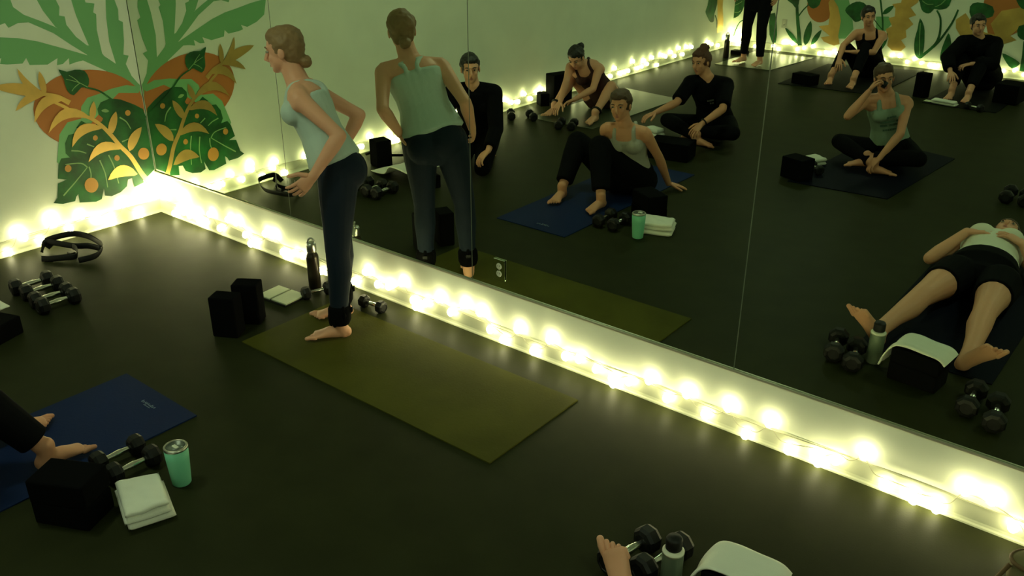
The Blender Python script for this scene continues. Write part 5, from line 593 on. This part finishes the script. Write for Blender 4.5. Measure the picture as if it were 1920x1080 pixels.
# ------------------------------------------------------------------ mats
def mat_slab(name, label, cat, corners, m_, h=.006, group=None, logo=None):
    c = sum((Vector((x, y, 0)) for x, y in corners), Vector())/len(corners)
    bm = bmesh.new(); Q = [Vector((x, y, 0))-c for x, y in corners]; N = 14
    a, b, cc, d = Q; grid = []
    for i in range(N+1):
        row = []
        for j in range(N+1):
            u, v = i/N, j/N; q = a.lerp(b, u).lerp(d.lerp(cc, u), v); q.z = h+0.0015*noise.noise(q*3+c)+0.0012*(1 if i in (0, N) or j in (0, N) else 0)*0; row.append(bm.verts.new(q))
        grid.append(row)
    for i in range(N):
        for j in range(N): bm.faces.new((grid[i][j], grid[i+1][j], grid[i+1][j+1], grid[i][j+1]))
    edge = [grid[i][0] for i in range(N+1)]+[grid[N][j] for j in range(1, N+1)]+[grid[i][N] for i in range(N-1, -1, -1)]+[grid[0][j] for j in range(N-1, 0, -1)]
    low = [bm.verts.new((v.co.x, v.co.y, 0.0003)) for v in edge]; n = len(edge)
    for k in range(n): bm.faces.new((edge[k], edge[(k+1) % n], low[(k+1) % n], low[k]))
    bm.faces.new(low)
    o = obj(name, bm, m_, None, c, False); tag(o, label, cat, group); return o, c
OLIVE = mat('olive_mat', (0.068, 0.067, 0.010), 0.65, spec=0.05, bump=(90, 0.4, 0.002), var=(2.5, .16)); BLUEM = mat('blue_mat', (0.003, 0.014, 0.070), 0.65, spec=.12, bump=(90, 0.4, 0.002)); NAVYM = mat('navy_mat', (0.0025, 0.004, 0.012), 0.7, spec=.08, bump=(90, 0.4, 0.002)); CHAR = mat('charcoal_mat', (0.006, 0.0065, 0.006), 0.7, spec=.08, bump=(90, 0.3, 0.002)); GREYM = mat('grey_green_mat', (0.06, 0.075, 0.045), 0.3, bump=(90, 0.2, 0.001))
mat_slab('yoga_mat', 'long olive green yoga mat under the standing woman, parallel to the mirror', 'yoga mat', [(2.13, -.85), (3.81, -.85), (3.81, -.22), (2.13, -.22)], OLIVE)
bmat, bc = mat_slab('yoga_mat', 'blue yoga mat at the lower left under the leaning woman', 'yoga mat', [(1.97, -3.18), (2.57, -3.18), (2.56, -1.40), (1.97, -1.40)], BLUEM)
LOGO = mat('pale_print', (0.16, 0.22, 0.30), 0.6)
bm = bmesh.new()
for i in range(9):
    x = -.055+i*.012; box(bm, (x, (.0 if i % 2 else .003), 0), (.006, .010+.006*(i % 3 == 0), .0006))
box(bm, (.0, -.012, 0), (.05, .003, .0006)); lo = obj('printed_emblem', bm, LOGO, bmat, (2.32-bc.x, -1.49-bc.y, .0078)); lo['label'] = 'small pale print near the mat end'
mat_slab('yoga_mat', 'dark navy yoga mat under the person lying down', 'yoga mat', [(4.60, -3.25), (5.28, -3.25), (5.26, -1.13), (4.62, -1.13)], NAVYM)
mat_slab('yoga_mat', 'charcoal yoga mat under the person in the black sweatshirt', 'yoga mat', [(3.26, -8.3), (3.98, -8.42), (3.95, -7.0), (3.22, -7.0)], CHAR)
mat_slab('yoga_mat', 'charcoal yoga mat under the woman hugging her knees', 'yoga mat', [(1.62, -8.5), (2.72, -8.80), (2.72, -7.05), (1.62, -6.95)], CHAR)
mat_slab('yoga_mat', 'shiny grey green yoga mat under the standing person in the far corner', 'yoga mat', [(.50, -8.72), (1.32, -8.78), (1.22, -7.62), (.50, -7.55)], GREYM)
mat_slab('yoga_mat', 'grey green yoga mat under the woman bending forward by the wall lights', 'yoga mat', [(.38, -5.6), (1.12, -5.5), (1.12, -3.85), (.38, -3.82)], GREYM)
mat_slab('yoga_mat', 'dark navy yoga mat under the woman drinking', 'yoga mat', [(3.30, -5.2), (4.08, -5.0), (3.98, -3.56), (3.22, -3.5)], NAVYM)

# ------------------------------------------------------------------ yoga blocks
def block(label, x, y, z, size, rz, group='black foam yoga blocks'):
    bm = bmesh.new(); box(bm, (0, 0, size[2]/2), size, .008, seg=3); o = obj('yoga_block', bm, BLACK, None, (x, y, z)); o.rotation_euler = (0, 0, rz); tag(o, label, 'yoga block', group); return o
BS = (.152, .10, .23); LYS = (.23, .152, .10)
block('black foam block standing upright beside the notebook, left one of the pair', 1.995, -.83, 0, (.14,.10,.225), .5)
block('black foam block standing upright beside the notebook, right one of the pair', 1.955, -.665, 0, (.14,.10,.23), .6)
block('black foam block on the floor beside the folded white towel, lower of its stack', 2.80, -2.08, 0, (.23, .155, .095), .45)
block('black foam block on top of the stack beside the folded white towel', 2.80, -2.08, .095, (.23, .155, .10), .5)
block('black foam block at the left edge of the photo, beside the four dumbbells', 1.06, -1.62, 0, (.23, .16, .10), .35)
block('black foam block under the draped towel by the lying person, lower of its stack', 4.965, -.95, 0, (.23, .15, .09), .1)
block('black foam block directly under the draped towel by the lying person', 4.965, -.95, .09, (.23, .15, .08), .1)
block('black foam block standing on end against the left wall lights, beside the bending woman', .17, -4.60, 0, (.16, .24, .30), .3)
block('dark block leaning low in front of the taller block by the left wall lights', .14, -4.36, 0, (.14, .10, .13), .6)
block('black foam block in front of the person in the black T-shirt, nearer to the mirror', 2.16, -3.52, 0, (.36, .24, .15), -.2)
block('black foam block at the far end of the drinking woman\'s mat', 3.24, -3.62, .0075, (.20, .16, .17), .3)
block('black foam block lying beside the woman hugging her knees', 1.88, -7.10, .0075, (.26, .17, .12), .2)
block('tall black foam block standing near the far mural wall between two people', 3.12, -7.30, 0, (.13, .12, .26), .2)
block('wide black block behind the person in the loose black sweatshirt', 3.93, -7.62, .0075, (.24, .3, .20), .1)
block('low dark block beside the mat in the far corner', .42, -8.42, 0, (.22, .12, .05), 0)
block('tall dark block near the white sheet by the left wall, seen in the mirror', .40, -1.78, 0, (.14, .14, .22), .3)

# ------------------------------------------------------------------ dumbbells
def dumbbell_meshes():
    bm = bmesh.new(); M_ = Matrix.Rotation(PI/2, 4, 'Y')
    lathe(bm, [(0, -.062), (.012, -.062), (.012, -.05), (.0135, -.03), (.0165, 0), (.0135, .03), (.012, .05), (.012, .062), (0, .062)], 16, M_); bmesh.ops.recalc_face_normals(bm, faces=bm.faces)
    h = bpy.data.meshes.new('handle'); bm.to_mesh(h); bm.free(); h.materials.append(CHROME)
    for f in h.polygons: f.use_smooth = True
    hs = []
    for s in (-1, 1):
        bm = bmesh.new(); lathe(bm, [(0, .056), (.030, .056), (.044, .062), (.052, .074), (.052, .104), (.045, .117), (.030, .122), (.028, .119), (0, .119)], 8, Matrix.Rotation(s*PI/2, 4, 'Y') @ Matrix.Rotation(PI/8, 4, 'Z'))
        bmesh.ops.recalc_face_normals(bm, faces=bm.faces); e = [q for q in bm.edges]; me = bpy.data.meshes.new('weight_head'); bm.to_mesh(me); bm.free(); me.materials.append(RUBBER); hs.append(me)
    return h, hs
DH, DW = dumbbell_meshes()
def dumbbell(label, x, y, rz, z=.048, s=1.0, tilt=0, group='rubber-headed dumbbells with chrome handles'):
    t = thing('dumbbell', label, 'dumbbell', (x, y, z*s), rz, group); t.scale = (s, s, s); t.rotation_euler = (0, tilt, rz)
    for n, me in (('handle', DH), ('weight_head', DW[0]), ('weight_head', DW[1])): o = bpy.data.objects.new(n, me); COL.objects.link(o); o.parent = t
a = math.atan2(.115, .015)
for i, (x, y, l) in enumerate(((.645, -1.225, 'first dumbbell of the row of four at the left, nearest the wall'), (.762, -1.22, 'second dumbbell from the wall in the row of four'), (.90, -1.235, 'third dumbbell from the wall in the row of four'), (1.0, -1.245, 'fourth dumbbell of the row of four, nearest the room centre'))): dumbbell(l, x, y, a+.03*i, s=.96)
dumbbell('dumbbell behind the mint tumbler\'s towel, the one nearer the blue mat', 2.615, -1.80, a+.1, s=.9); dumbbell('dumbbell behind the mint tumbler\'s towel, the one nearer the tumbler', 2.735, -1.80, a+.1, s=.9)
dumbbell('dumbbell by the bare toe at the bottom edge of the photo, left of the two', 4.56, -.975, a-.1); dumbbell('dumbbell beside the dark capped bottle at the bottom edge of the photo', 4.668, -.935, a-.1)
dumbbell('dumbbell right of the towel-covered block in the mirror view, left one', 5.23, -.86, a+.1); dumbbell('dumbbell right of the towel-covered block in the mirror view, right one', 5.345, -.80, a)
dumbbell('dumbbell lying by the wall lights near the bending woman, left one', .24, -3.70, a-.6, s=.85); dumbbell('dumbbell lying near the bending woman\'s foot, second from the wall', .42, -3.80, a-.8, s=.85)
dumbbell('dumbbell between the bending woman\'s feet, left one', .83, -3.72, a-.3, s=.85); dumbbell('dumbbell between the bending woman\'s feet, right one', .95, -3.76, a-.3, s=.85)
dumbbell('dumbbell near the right edge of the mirror view, left of the pair', 4.68, -4.12, a+.1); dumbbell('dumbbell near the right edge of the mirror view, right of the pair', 4.80, -4.10, a)
dumbbell('small dumbbell lying next to the metal bottle by the mirror wall', 1.995, -.235, 1.25, s=.75)
dumbbell('small dumbbell between the olive mat and the mirror wall lights', 2.37, -.155, .05, s=.72)
dumbbell('dumbbell beside the crumpled towel on the drinking woman\'s mat', 3.30, -3.86, .8, z=.058, s=.8)
dumbbell('dumbbell lying near the person in the loose black sweatshirt', 3.74, -6.98, .4, z=.048, s=.8)

# ------------------------------------------------------------------ bottles
MINTP = mat('mint_plastic', (0.20, 0.62, 0.42), 0.45); STEEL = mat('brushed_steel', (0.5, 0.5, 0.46), 0.3, 1.0); CLEARL = mat('smoky_lid', (0.12, 0.14, 0.12), 0.2); DGREEN = mat('grey_green_metal', (0.13, 0.17, 0.12), 0.4, 0.3); BRONZE = mat('dark_bronze_metal', (0.035, 0.028, 0.018), 0.28, 0.6); RING = mat('pale_silicone', (0.70, 0.70, 0.58), 0.5)
t = thing('tumbler', 'mint green insulated tumbler with clear lid standing beside the folded towel', 'tumbler', (2.935, -1.715, 0))
bm = bmesh.new(); lathe(bm, [(0, 0), (.034, 0), (.037, .004), (.0445, .12), (.046, .165), (.044, .165), (.043, .16), (0, .158)], 28); obj('cup', bm, MINTP, t, None, True)
bm = bmesh.new(); lathe(bm, [(.0435, .163), (.0468, .166), (.0468, .172), (.0435, .176), (.038, .176), (.037, .166)], 28); obj('steel_rim', bm, STEEL, t, None, True)
bm = bmesh.new(); lathe(bm, [(0, .168), (.037, .168), (.0375, .173), (0, .172)], 28); li = obj('lid', bm, CLEARL, t, None, True)
bm = bmesh.new(); box(bm, (0.006, -.004, .175), (.030, .016, .006), .003); obj('slider', bm, RING, li)
def tall_bottle(label, x, y, h, r, body, cap, ring=None, loop=True, rz=0):
    t = thing('water_bottle', label, 'water bottle', (x, y, 0), rz)
    bm = bmesh.new(); lathe(bm, [(0, 0), (r*.92, 0), (r, .006), (r, h*.68), (r*.93, h*.73), (r*.66, h*.79), (r*.66, h*.82), (0, h*.82)], 26); obj('bottle_body', bm, body, t, None, True)
    bm = bmesh.new(); lathe(bm, [(0, h*.80), (r*.76, h*.80), (r*.78, h*.815), (r*.78, h*.96), (r*.66, h), (0, h)], 24); c_ = obj('cap', bm, cap, t, None, True)
    if loop:
        bm = bmesh.new(); tube(bm, [(r*.6*math.cos(q), 0, h*.97+.034*math.sin(q)) for q in [PI*i/12 for i in range(13)]], .0055, 8); obj('carry_loop', bm, cap, c_, None, True)
    if ring:
        bm = bmesh.new(); lathe(bm, [(r*.80, h*.745), (r*1.03, h*.725), (r*1.03, h*.755), (r*.80, h*.785)], 24); obj('collar_ring', bm, ring, t, None, True)
    return t
tall_bottle('dark bronze metal water bottle standing at the mirror wall behind the standing woman', 1.89, -.165, .285, .036, BRONZE, STEEL, None, True, .8)
tall_bottle('grey green bottle with black cap and pale collar by the lying person\'s feet', 4.742, -1.005, .22, .036, DGREEN, RUBBER, RING, False)
tall_bottle('small black bottle standing behind the person in the black T-shirt', .98, -6.35, .22, .035, RUBBER, RUBBER)
tall_bottle('tall dark bottle with carry loop standing in the far corner by the lights', .40, -8.05, .30, .038, BRONZE, STEEL)
t = thing('cup', 'small dark cup raised to the drinking woman\'s mouth', 'cup', (3.62, -4.185, .685)); t.rotation_euler = (.5, .3, 0)
bm = bmesh.new(); lathe(bm, [(0, 0), (.018, 0), (.021, .05), (.019, .05), (.016, .004), (0, .004)], 18); obj('cup_body', bm, RUBBER, t, None, True)

# ------------------------------------------------------------------ towels and paper
def folded_towel(label, x, y, z, w, d, h, rz, layers=3, seed=0, group=None):
    t = thing('folded_towel', label, 'towel', (x, y, z), rz, group); rnd = random.Random(seed)
    lh = h/layers
    for L_ in range(layers):
        bm = bmesh.new(); N = 22; M2 = 18; ox, oy = rnd.uniform(-.008, .008), rnd.uniform(-.01, .01); top = []; bot = []
        for i in range(N+1):
            rt, rb = [], []
            for j in range(M2+1):
                u, v = i/N*2-1, j/M2*2-1; e = min(1, (1-abs(u))*7)*min(1, (1-abs(v))*7); e = math.sqrt(max(0, e))
                X_, Y_ = ox+u*w/2*(1-.04*L_), oy+v*d/2*(1-.03*L_)
                wv = .006*noise.noise(Vector((X_*9+seed, Y_*9, L_*3)))+.003*noise.noise(Vector((X_*30+seed, Y_*22, L_)))
                m_ = L_*lh+lh/2+wv*(L_+1)*.6
                rt.append(bm.verts.new((X_, Y_, max(.0015, m_+lh/2*e)))); rb.append(bm.verts.new((X_, Y_, max(.0008, m_-lh/2*e))))
            top.append(rt); bot.append(rb)
        for i in range(N):
            for j in range(M2):
                bm.faces.new((top[i][j], top[i+1][j], top[i+1][j+1], top[i][j+1])); bm.faces.new((bot[i][j], bot[i][j+1], bot[i+1][j+1], bot[i+1][j]))
        bmesh.ops.remove_doubles(bm, verts=bm.verts, dist=.0004)
        obj('towel_layer', bm, TOWEL, t, None, True)
    return t
folded_towel('folded white towel on the floor beside the mint tumbler', 2.972, -1.895, 0, .25, .17, .085, -.36, 3, 1)
def draped(label, prof, width, dirv, x, y, rz, seed=0):
    # sheet following a profile (u along, z height) with soft cross waves
    bm = bmesh.new(); P_ = spline([Vector((u, 0, z)) for u, z in prof], 6); N = len(P_); M2 = 16; up_, dn = [], []
    for i, q in enumerate(P_):
        tg = (P_[min(N-1, i+1)]-P_[max(0, i-1)]).normalized(); nr = Vector((-tg.z, 0, tg.x)); a_, b_ = [], []
        for j in range(M2+1):
            v = j/M2*2-1; wv = .006*noise.noise(Vector((q.x*8+seed, v*2.2, q.z*5)))
            c_ = q+Vector((0, v*width/2*(1+.05*noise.noise(Vector((i*.1, seed, v)))), 0))+nr*wv; c_.z = max(c_.z, .002)
            a_.append(bm.verts.new(c_+nr*.005)); b_.append(bm.verts.new(c_-nr*.001))
        up_.append(a_); dn.append(b_)
    for i in range(N-1):
        for j in range(M2):
            bm.faces.new((up_[i][j], up_[i+1][j], up_[i+1][j+1], up_[i][j+1])); bm.faces.new((dn[i][j], dn[i][j+1], dn[i+1][j+1], dn[i+1][j]))
        bm.faces.new((up_[i][0], dn[i][0], dn[i+1][0], up_[i+1][0])); bm.faces.new((up_[i][M2], up_[i+1][M2], dn[i+1][M2], dn[i][M2]))
    for e in (0, N-1):
        for j in range(M2): bm.faces.new((up_[e][j], up_[e][j+1], dn[e][j+1], dn[e][j]))
    o = obj('towel', bm, TOWEL, None, (x, y, 0), True); o.rotation_euler = (0, 0, rz); tag(o, label, 'towel'); return o
draped('white towel draped over the black block at the bottom edge of the photo', [(-.160, .055), (-.142, .12), (-.105, .178), (-.05, .192), (.03, .188), (.10, .182), (.135, .160)], .16, None, 4.965, -.95, .1, 2)
draped('white towel draped over the block at the left edge, mostly outside the photo', [(-.38, .018), (-.20, .035), (-.12, .105), (0, .115), (.13, .108)], .34, None, .90, -1.68, .15, 5)
folded_towel('crumpled white towel on the drinking woman\'s mat', 3.20, -4.08, .007, .16, .13, .06, .5, 2, 7)
folded_towel('rolled white towel beside the block of the person in the black T-shirt', 1.70, -4.02, .0, .18, .12, .08, .2, 2, 8)
folded_towel('long folded white towel in front of the bare feet before the far wall', 3.44, -7.04, .007, .26, .09, .05, .15, 2, 9)
PAPER = mat('paper', (0.62, 0.64, 0.45), 0.7)
t = thing('notebook', 'open notebook with blank pale pages lying by the upright black blocks', 'notebook', (1.845, -.375, 0), .08); t.scale = (.8, .8, .9)
bm = bmesh.new(); box(bm, (0, 0, .006), (.30, .21, .012), .003); obj('cover', bm, RUBBER, t)
for s, w_ in ((1, .155), (-1, .125)):
    bm = bmesh.new(); box(bm, ((.078 if s > 0 else -.072), .0, .0175), (w_-.006, .195, .011), .003); obj('page_block', bm, PAPER, t)
bm = bmesh.new(); box(bm, (0, 0, .004), (.13, .09, .008), .002); o = obj('paper_slip', bm, PAPER, None, (3.28, -7.12, 0)); tag(o, 'small pale paper slip on the floor beside the tall far block', 'paper')

# ------------------------------------------------------------------ exercise straps
def strap(label, paths, loc, hw=.019, ht=.003):
    t = thing('exercise_strap', label, 'strap', loc)
    for P_, cl in paths:
        bm = bmesh.new(); S_ = spline([Vector(q)-Vector(loc) for q in P_], 6, cl); tube(bm, S_, [(ht, hw)]*len(S_), 8, cl, (0, .25, 1)); obj('loop', bm, RUBBER, t, None, True)
    bm = bmesh.new(); box(bm, (0, 0, .012), (.05, .035, .02), .004); obj('buckle', bm, RUBBER, t)
strap('looped black exercise strap standing in folds by the mural wall lights', [
    ([(.15, -.87, .03), (.14, -.89, .08), (.16, -.74, .085), (.24, -.68, .075), (.33, -.66, .055), (.44, -.68, .05), (.50, -.76, .03), (.47, -.86, .02)], False),
    ([(.16, -.94, .02), (.15, -.90, .075), (.20, -.86, .07), (.29, -.79, .05), (.36, -.73, .05), (.45, -.70, .045)], False),
    ([(.26, -.99, .02), (.30, -.96, .018), (.36, -.90, .025), (.41, -.84, .03), (.34, -.80, .045), (.29, -.80, .05)], False)], (.30, -.82, .0))
strap('thin dark strap lying by the left wall lights behind the standing woman in the mirror', [
    ([(.12, -1.86, .02), (.20, -1.90, .05), (.32, -1.92, .04), (.42, -2.05, .03), (.36, -2.2, .02)], False)], (.25, -1.95, 0), .012)

# olive bag at the right edge
BAGC = mat('olive_canvas', (0.14, 0.115, 0.05), 0.85, bump=(200, .3, .001)); BAGD = mat('brown_trim', (0.11, 0.06, 0.02), 0.7); GREYB = mat('grey_shell', (0.13, 0.12, 0.09), 0.3)
t = thing('bag', 'olive brown bag with grey top at the bottom right edge of the photo', 'bag', (5.75, -.27, 0), .3); t.scale = (.85, .85, 1)
bm = bmesh.new(); ring_loft(bm, [((0, 0, .02), .15, .085, (1, 0, 0), (0, 1, 0)), ((0, 0, .08), .16, .095, (1, 0, 0), (0, 1, 0)), ((0, 0, .15), .155, .085, (1, 0, 0), (0, 1, 0))], 24, (.1, .12)); obj('bag_body', bm, BAGC, t, None, True)
bm = bmesh.new(); tube(bm, [(.158*math.cos(2*PI*i/28), .089*math.sin(2*PI*i/28), .145) for i in range(28)], .008, 8, True); obj('rim_trim', bm, BAGD, t, None, True)
bm = bmesh.new(); limb(bm, [(.0, 0, .14), (-.01, 0, .19), (-.02, 0, .245)], [.050, .044, .038], 16); obj('grey_lid', bm, GREYB, t, None, True)
bm = bmesh.new(); tube(bm, [(-.16, -.02, .13), (-.20, -.05, .08), (-.22, -.08, .02), (-.18, -.12, .012), (-.10, -.13, .012)], .009, 8); obj('shoulder_strap', bm, BAGD, t, None, True)
